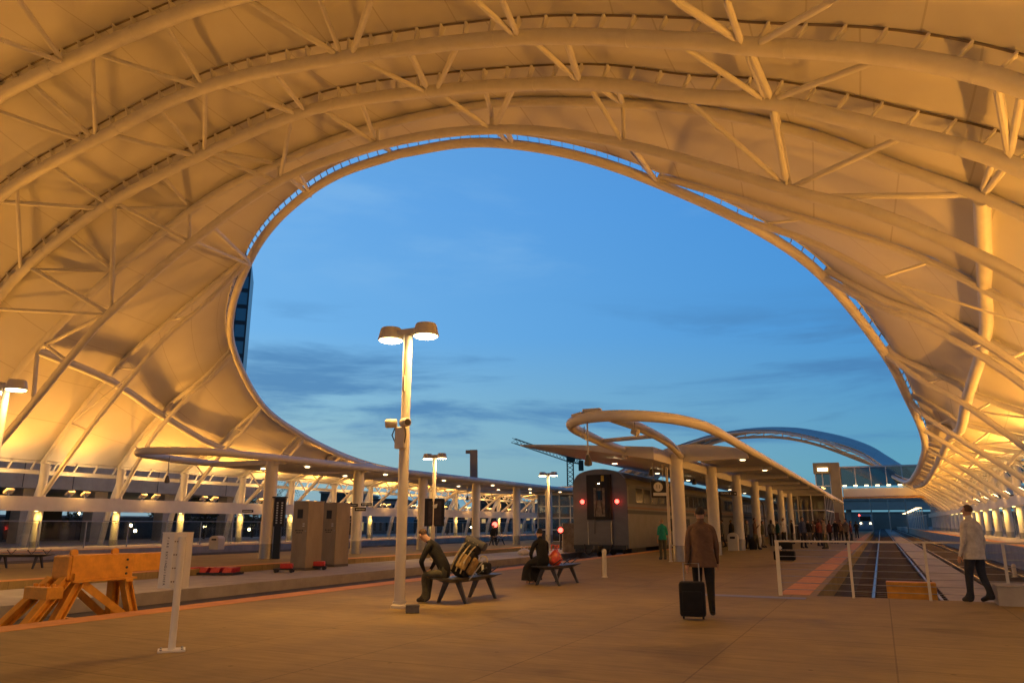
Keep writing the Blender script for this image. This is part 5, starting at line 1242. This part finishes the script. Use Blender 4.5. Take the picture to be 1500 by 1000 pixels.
# blue glass tower at the left rim of the opening
Y = 190; a = atY(300, 500, Y); b = atY(366, 420, Y)
yr = math.atan2(b.x, Y)                              # tower turned so one facade faces the hall
tw = thing('glass_tower', 'blue glass office tower peeping past the left rim of the roof opening', 'tower', (b.x, Y, 0), -yr-R(3))
zt = atY(366, 385, Y).z; Wd = 13.0
MB().box((-Wd/2, 9, zt/2), (Wd, 18, zt)).build('core', mat('tower dark spandrel', (0.012, 0.02, 0.04), 0.3), tw, local=True)
fl_h = 4.4; nfl = int(zt/fl_h)
for i in range(5, nfl):
    for j in range(4):
        MB().box((-Wd*(j+0.5)/4, -0.05, i*fl_h+1.9), (Wd/4*0.74, 0.12, 3.3)).build('window', mat('tower blue glass', (0.10, 0.26, 0.36), 0.08, 0.4), tw, local=True)
# tower crane
Y = 240; P0 = atY(834, 765, Y); P1 = atY(835, 668, Y)
cr = thing('tower_crane', 'dark lattice tower crane on the horizon behind the train', 'crane', Vector((P0.x, Y, 0)))
DG = mat('crane dark green', (0.03, 0.055, 0.05), 0.6)
def lattice(a, b, w, n_, name, parent, r=0.12):
    a, b = Vector(a), Vector(b); d = (b-a).normalized(); x = d.cross(Vector((0, 1, 0)) if abs(d.y) < 0.9 else ZL).normalized(); y = d.cross(x); mb = MB()
    co_ = [(x*p+y*q)*w/2 for p, q in ((-1, -1), (1, -1), (1, 1), (-1, 1))]
    for c in co_: mb.bar(a+c, b+c, r*2, r*2)
    for i in range(n_):
        p, q = a.lerp(b, i/n_), a.lerp(b, (i+1)/n_)
        for k_ in range(4): mb.bar(p+co_[k_], q+co_[(k_+1) % 4], r*1.4, r*1.4)
    mb.build(name, DG, parent)
lattice((P1.x, Y, 0), (P1.x, Y, P1.z), 1.9, 16, 'mast', cr)
tip = atY(752, 645, Y-20); lattice((P1.x, Y, P1.z-1.2), tip, 1.3, 16, 'jib', cr, 0.06)
ct = atY(851, 676, Y); lattice((P1.x, Y, P1.z-1), ct, 1.5, 4, 'counter_jib', cr, 0.12)
MB().box(ct-ZL*1.2, (1.5, 1.5, 3.2)).build('counterweight', DG, cr); MB().box((P1.x+0.3, Y-0.8, P1.z-0.6), (2.4, 2, 2.2), bev=0.2).build('cab', DG, cr)
# tall L-shaped grey mast on the left canopy
sm = thing('signal_mast', 'square grey mast with a short arm rising above the left canopy roof', 'mast', W(-24, 45.4, 4.3))
Pm = atY(694, 720, 52); Pt = atY(694, 659, 52)
MB().bar(Vector((Pm.x, 52, 4.2)), Vector((Pt.x, 52, Pt.z)), 0.62, 0.5).build('shaft', mat('mast grey', (0.24, 0.235, 0.22), 0.6), sm); MB().box(Vector((Pt.x-0.3, 52, Pt.z-0.12)), (0.5, 0.3, 0.22)).build('arm', mat('mast grey', (0.24, 0.235, 0.22)), sm)

# ------------------------------------------------------------------ far end: footbridge, lift tower, viaduct, lamps, far train
lt = thing('lift_tower', 'lit lift tower standing at the far end of the middle canopy', 'tower', W(-7.6, 118, 0))
TW = mat('lift tower ochre cladding', (0.40, 0.30, 0.14), 0.6, noise=0.2, nscale=0.6)
MB().hbox(-5.7, -4.5, 116.5, 119, 0, 9.9).build('shaft', TW, lt); MB().hbox(-7.9, -5.72, 116.2, 119, 8.4, 9.9).build('head_house', TW, lt)
MB().hbox(-7.7, -5.75, 116.8, 118.8, 0, 8.38).build('glass_shaft', GLASSD, lt)
for z in (1.5, 3.2, 4.9, 6.6): MB().hbox(-7.8, -5.72, 116.7, 116.78, z, z+0.14).build('transom', WHITE, lt)
for u in (-7.7, -6.8, -5.8): MB().hbox(u-0.06, u+0.06, 116.66, 116.74, 0, 8.38).build('mullion', WHITE, lt)
MB().hbox(-7.3, -6.0, 116.12, 116.19, 8.75, 9.15).build('light_panel', EMD, lt)
MB().hbox(-5.65, -5.1, 116.3, 116.45, 0, 3.0).build('brown_door', mat('brown panel', (0.2, 0.09, 0.04), 0.6), lt)
rnd = random.Random(4)
for i in range(12): MB().lathe(W(-7.2+rnd.uniform(-.8, .7), 116.0, 5.6+rnd.uniform(-1.2, 1.2)), [(0.10, -0.05), (0.10, 0.05)], 8).build('bulb', mat('amber bulb', (0.9, 0.6, 0.2), 0.4, emit=(1, 0.55, 0.12), es=7), lt)
fbr = thing('footbridge', 'white footbridge with glazed sides and a row of round lights over the far tracks', 'bridge', W(4, 121, 6))
MB().hbox(-4.4, 26, 119.5, 122.5, 5.2, 6.4).build('deck', ROOFW, fbr); MB().hbox(-5.2, 26, 119.2, 119.5, 4.95, 5.2).build('soffit_beam', mat('ochre edge', (0.4, 0.25, 0.1), 0.6), fbr)
MB().hbox(-5.2, 26, 119.5, 122.6, 9.3, 9.5).build('roof', ROOFW, fbr)
for i in range(14):
    u = -4.6+i*2.0; MB().hbox(u-0.06, u+0.06, 119.5, 119.6, 6.6, 9.3).build('post', WHITE, fbr)
    if i < 9: MB().lathe(W(-4.1+i*1.42, 119.45, 6.75), [(0.26, -0.09), (0.26, 0.09)], 12).build('round_light', mat('bridge light', (0.9, 0.8, 0.5), 0.4, emit=(1, 0.8, 0.4), es=4), fbr)
MB().hbox(-5.1, 26, 119.52, 119.54, 6.7, 9.3).build('glass_side', GLASSD, fbr)
vd = thing('viaduct', 'long dark road viaduct crossing beyond the far end of the tracks', 'viaduct', W(0, 300, 0))
MB().hbox(-160, 160, 300, 312, 6.4, 9.4).build('deck', mat('viaduct concrete', (0.5, 0.48, 0.45), 0.9, noise=0.2, nscale=0.1), vd)
MB().hbox(-160, 160, 299.6, 300, 9.4, 10.3).build('parapet', CONCD, vd)
for u in range(-150, 160, 20): MB().hbox(u-0.8, u+0.8, 302, 310, -0.6, 6.4).build('pier', CONCD, vd)
wl = thing('retaining_wall', 'dark wall closing the far end of the tracks under the viaduct', 'wall', W(0, 330, 0))
MB().hbox(-160, 120, 330, 332, -0.6, 5.6).build('wall_body', mat('far dark wall', (0.36, 0.33, 0.29), 0.9, noise=0.3, nscale=0.1), wl); MB().hbox(-160, 120, 329.7, 332.3, 5.6, 6.0).build('coping', CONCD, wl)
def shelter_lamp():
    t = thing('shelter_lamp', 'x', 'lamp post', (0, 0, 0), RZ, 'lit posts along the far right platform')
    MB().tube([(0, 0, 0), (0, 0, 3.9)], 0.10, 8).build('pole', WHITE, t, local=True); MB().box((-0.55, 0, 3.95), (1.3, 0.3, 0.12)).build('arm', WHITE, t, local=True); MB().box((-0.6, 0, 3.86), (1.0, 0.24, 0.04)).build('lens', EMD, t, local=True)
    return t
sl0 = shelter_lamp(); sl0['label'] = 'lit white post with a short lamp arm on the far right platform'
for i in range(11):
    o = sl0 if i == 0 else copy_tree(sl0); o.location = W(7.2, 162+i*9.5, 0.5)
sc_ = thing('screen_wall', 'pale panelled screen wall behind the far right lit posts', 'wall', W(7.6, 210, 0.5))
for i in range(24): MB().hbox(7.7, 7.8, 160+i*4.5, 164.3+i*4.5, 0.5, 3.0).build('panel', PALE, sc_)
MB().hbox(7.65, 7.85, 160, 268, 3.0, 3.12).build('top_rail', WHITE, sc_)
ft = thing('locomotive', 'distant pale blue train front with red and white lamps beyond the crowd', 'train', W(-3.4, 215, -0.4))
PB = mat('pale blue train paint', (0.22, 0.32, 0.42), 0.4)
MB().prism([W(-4.9, 215, 0.2), W(-1.9, 215, 0.2), W(-1.9, 215, 2.9), W(-2.3, 215, 3.9), W(-4.5, 215, 3.9), W(-4.9, 215, 2.9)], AX*40).build('body', PB, ft); MB().hbox(-4.6, -2.2, 214.9, 215, 2.2, 3.3).build('windscreen', TWIN, ft)
for u in (-4.5, -2.3): MB().lathe(W(u, 214.95, 1.6), [(0.22, -0.05), (0.22, 0.05)], 12, -AX).build('headlamp', EMD, ft)
MB().lathe(W(-4.7, 214.95, 3.6), [(0.2, -0.05), (0.2, 0.05)], 12, -AX).build('red_lamp', EMR, ft)
for i, (u, s) in enumerate(((-1.6, 190), (2.1, 205), (5.0, 178))):
    m_ = thing('catenary_mast', 'slim grey line mast beyond the tracks, %s of three' % ('left', 'middle', 'right')[i], 'mast', W(u, s, -0.5))
    MB().tube([W(u, s, -0.5), W(u, s, 7.2)], 0.14, 8).build('pole', GALV, m_); MB().tube([W(u, s, 6.6), W(u+2.2, s, 6.9)], 0.07, 6).build('arm', GALV, m_)

# ------------------------------------------------------------------ trees and far bushes behind the left colonnade
def tree(P, H, lab, seed, dense=900):
    rnd = random.Random(seed); t = thing('street_tree', lab, 'tree', P, 0, 'street trees behind the left colonnade')
    trk = MB(); trk.tube([(0, 0, 0), (0.05, 0, H*0.3), (0, 0.05, H*0.62)], [0.13, 0.10, 0.05], 8)
    for k_ in range(6):
        a = rnd.uniform(0, 2*PI); z = H*rnd.uniform(0.3, 0.55); L = H*rnd.uniform(0.2, 0.34); trk.tube([(0, 0, z), (math.cos(a)*L*0.5, math.sin(a)*L*0.5, z+L*0.5), (math.cos(a)*L, math.sin(a)*L, z+L*0.8)], [0.05, 0.035, 0.015], 6)
    trk.build('trunk', mat('tree bark', (0.05, 0.04, 0.03), 0.9), t, True, local=True)
    cr_ = MB(); cl_ = [(rnd.uniform(-.26, .26)*H, rnd.uniform(-.26, .26)*H, rnd.uniform(0.42, 0.9)*H, rnd.uniform(.09, .17)*H) for _ in range(11)]
    for _ in range(dense):
        x, y, z, r_ = rnd.choice(cl_); d = Vector((rnd.gauss(0, 1), rnd.gauss(0, 1), rnd.gauss(0, 1))).normalized()*r_*rnd.uniform(0.3, 1)**0.5
        c = Vector((x, y, z))+d; e1 = Vector((rnd.gauss(0, 1), rnd.gauss(0, 1), rnd.gauss(0, 1))).normalized(); e2 = e1.orthogonal().normalized(); q = rnd.uniform(0.09, 0.19)
        cr_.add([c-e1*q, c+e2*q*0.5, c+e1*q, c-e2*q*0.5], [(0, 1, 2, 3)])
    cr_.build('crown', mat('dusk foliage', (0.045, 0.06, 0.03), 0.8, noise=0.5, nscale=2), t, local=True)
for i, (px, Y, H, lab) in enumerate(((300, 78, 5.0, 'young street tree left of the white litter bin beyond the glass screen'), (338, 80, 5.4, 'young street tree right of the white litter bin beyond the glass screen'), (370, 84, 5.2, 'young street tree just left of the first left-canopy column'),
                                     (120, 70, 4.4, 'dark street tree in the overpass shadow at far left'), (245, 74, 4.6, 'thin dark street tree behind the fire extinguisher cabinet top'), (655, 110, 6.5, 'street tree behind the colonnade near the dark poster board'), (735, 120, 7.0, 'street tree behind the red signal lamp'), (400, 150, 13, 'tall dark tree against the sky behind the steel cabinets'))):
    P = atY(px, 766, Y); tree(Vector((P.x, P.y, -0.4)), H, lab, 20+i)
# small street lights far behind
for i, (px, py, Y) in enumerate(((308, 729, 90), (115, 751, 75), (192, 769, 85), (300, 771, 95), (198, 777, 80), (365, 775, 100), (590, 768, 140), (690, 772, 140))):
    P = atY(px, py, Y); t = thing('street_light', 'small round lit street light beyond the left colonnade, %s from left' % ('sixth', 'first', 'second', 'fourth', 'third', 'fifth', 'seventh', 'eighth')[[1, 0, 0, 0, 0, 0, 0, 0][0]*0+i], 'street light', Vector((P.x, P.y, 0)))
    MB().ell(P, (0.16, 0.16, 0.16), 10, 8).build('globe', EMW, t, True); MB().tube([Vector((P.x, P.y, -0.5)), P-ZL*0.15], 0.05, 6).build('pole', DARKM, t)

# lamp posts added out of view, beside and behind the viewer, lighting the foreground
for u, s, pw, lab in ((5.6, 7.2, 300, 'added lit lamp post out of view on the concourse, right of the camera'), (-7.3, -7, 750, 'added lit lamp post out of view behind the camera on the near platform'), (-19.3, -6, 420, 'added lit lamp post out of view behind the camera on the walkway'), (4.5, -9, 420, 'added lit lamp post out of view behind the camera on the right')):
    lamp_post('lamp_post', lab, W(u, s, 0), 4.9, 0.11, 0.09, power=pw)

# ------------------------------------------------------------------ sky, camera, colour management
def world():
    w = bpy.data.worlds.new('World'); scene.world = w; w.use_nodes = True; nt = w.node_tree; nt.nodes.clear()
    N = nt.nodes.new; Lk = nt.links.new
    out = N('ShaderNodeOutputWorld'); bg = N('ShaderNodeBackground'); Lk(bg.outputs[0], out.inputs[0])
    tc = N('ShaderNodeTexCoord'); sp = N('ShaderNodeSeparateXYZ'); Lk(tc.outputs['Generated'], sp.inputs[0])
    def ramp(stops):
        r = N('ShaderNodeValToRGB'); e = r.color_ramp.elements
        while len(e) < len(stops): e.new(0.5)
        for q, (p, c) in zip(e, stops): q.position = p; q.color = (*c, 1)
        Lk(sp.outputs['Z'], r.inputs['Fac']); return r
    lin = lambda r, g, b: tuple(((x/255+0.055)/1.055)**2.4 if x > 10 else x/255/12.92 for x in (r, g, b))
    east = ramp([(0.0, lin(138, 166, 180)), (0.07, lin(164, 194, 196)), (0.14, lin(152, 198, 214)), (0.24, lin(122, 186, 238)), (0.40, lin(112, 176, 236)), (0.50, lin(110, 172, 228)), (0.58, lin(90, 152, 216)), (0.72, lin(28, 66, 125)), (1.0, lin(14, 38, 80))])
    west = ramp([(0.0, lin(98, 148, 168)), (0.06, lin(98, 162, 186)), (0.13, lin(90, 156, 198)), (0.24, lin(74, 148, 212)), (0.40, lin(66, 142, 216)), (0.56, lin(60, 132, 210)), (0.72, lin(34, 80, 145)), (1.0, lin(24, 58, 112))])
    dt = N('ShaderNodeVectorMath'); dt.operation = 'DOT_PRODUCT'; Lk(tc.outputs['Generated'], dt.inputs[0]); dt.inputs[1].default_value = (0.9, 0.1, 0)
    mr = N('ShaderNodeMapRange'); mr.inputs[1].default_value = -0.35; mr.inputs[2].default_value = 0.5; Lk(dt.outputs['Value'], mr.inputs[0])
    mx = N('ShaderNodeMix'); mx.data_type = 'RGBA'; Lk(mr.outputs[0], mx.inputs[0]); Lk(east.outputs[0], mx.inputs[6]); Lk(west.outputs[0], mx.inputs[7])
    # sky dimmed overhead and behind the viewer to cut its blue fill
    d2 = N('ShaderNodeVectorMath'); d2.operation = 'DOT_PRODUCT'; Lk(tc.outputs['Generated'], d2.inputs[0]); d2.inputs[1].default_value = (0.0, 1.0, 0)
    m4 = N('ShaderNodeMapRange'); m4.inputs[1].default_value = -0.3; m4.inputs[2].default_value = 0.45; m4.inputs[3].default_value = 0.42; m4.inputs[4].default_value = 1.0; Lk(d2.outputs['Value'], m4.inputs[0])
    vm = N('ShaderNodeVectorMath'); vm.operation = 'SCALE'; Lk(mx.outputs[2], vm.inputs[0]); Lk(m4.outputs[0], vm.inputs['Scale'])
    # long flat dusk clouds low in the sky
    def clouds(scale, seed, lo, hi, zlo, zhi):
        mp = N('ShaderNodeMapping'); mp.inputs['Scale'].default_value = scale; mp.inputs['Location'].default_value = (seed, seed*0.7, seed*1.3); Lk(tc.outputs['Generated'], mp.inputs['Vector'])
        n = N('ShaderNodeTexNoise'); n.inputs['Scale'].default_value = 1; n.inputs['Detail'].default_value = 8; n.inputs['Roughness'].default_value = 0.58; n.inputs['Distortion'].default_value = 0.3
        Lk(mp.outputs[0], n.inputs['Vector'])
        m1 = N('ShaderNodeMapRange'); m1.interpolation_type = 'SMOOTHSTEP'; m1.inputs[1].default_value = lo; m1.inputs[2].default_value = hi; Lk(n.outputs['Fac'], m1.inputs[0])
        m2 = N('ShaderNodeMapRange'); m2.interpolation_type = 'SMOOTHSTEP'; m2.inputs[1].default_value = zhi[0]; m2.inputs[2].default_value = zhi[1]; m2.inputs[3].default_value = 1; m2.inputs[4].default_value = 0; Lk(sp.outputs['Z'], m2.inputs[0])
        m3 = N('ShaderNodeMapRange'); m3.interpolation_type = 'SMOOTHSTEP'; m3.inputs[1].default_value = zlo[0]; m3.inputs[2].default_value = zlo[1]; Lk(sp.outputs['Z'], m3.inputs[0])
        a = N('ShaderNodeMath'); a.operation = 'MULTIPLY'; Lk(m1.outputs[0], a.inputs[0]); Lk(m2.outputs[0], a.inputs[1])
        b = N('ShaderNodeMath'); b.operation = 'MULTIPLY'; Lk(a.outputs[0], b.inputs[0]); Lk(m3.outputs[0], b.inputs[1]); return b
    def layer(prev, fac, col, amt):
        g = N('ShaderNodeMath'); g.operation = 'MULTIPLY'; g.inputs[1].default_value = amt; Lk(fac.outputs[0], g.inputs[0])
        m = N('ShaderNodeMix'); m.data_type = 'RGBA'; Lk(g.outputs[0], m.inputs[0]); Lk(prev, m.inputs[6]); m.inputs[7].default_value = (*col, 1); return m.outputs[2]
    c = vm.outputs[0]
    c = layer(c, clouds((2.2, 2.2, 9), 3.1, 0.50, 0.72, (0.25, 0.35), (0.5, 0.75)), lin(150, 198, 236), 0.28)
    c = layer(c, clouds((2.2, 2.2, 15), 1.7, 0.46, 0.62, (0.05, 0.12), (0.22, 0.30)), lin(74, 128, 180), 0.8)
    c = layer(c, clouds((4.0, 4.0, 30), 5.2, 0.54, 0.68, (0.0, 0.03), (0.12, 0.2)), lin(78, 130, 172), 0.5)
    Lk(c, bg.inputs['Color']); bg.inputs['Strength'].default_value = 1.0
world()
cam = bpy.data.cameras.new('camera'); co = bpy.data.objects.new('camera', cam); COL.objects.link(co)
co.location = (0, 0, EYE); co.rotation_euler = (PI/2+TH, 0, 0)
cam.sensor_width = 36; cam.lens = 36*FPX/1500; cam.clip_end = 4000; cam.clip_start = 0.05
scene.camera = co
vs = scene.view_settings; vs.view_transform = 'Standard'; vs.look = 'None'; vs.exposure = 0.0; vs.gamma = 1.0; vs.use_curve_mapping = False
scene.cycles.max_bounces = 6; scene.cycles.diffuse_bounces = 4; scene.cycles.transparent_max_bounces = 12
scene.cycles.sample_clamp_indirect = 6.0
scene.cycles.use_denoising = True
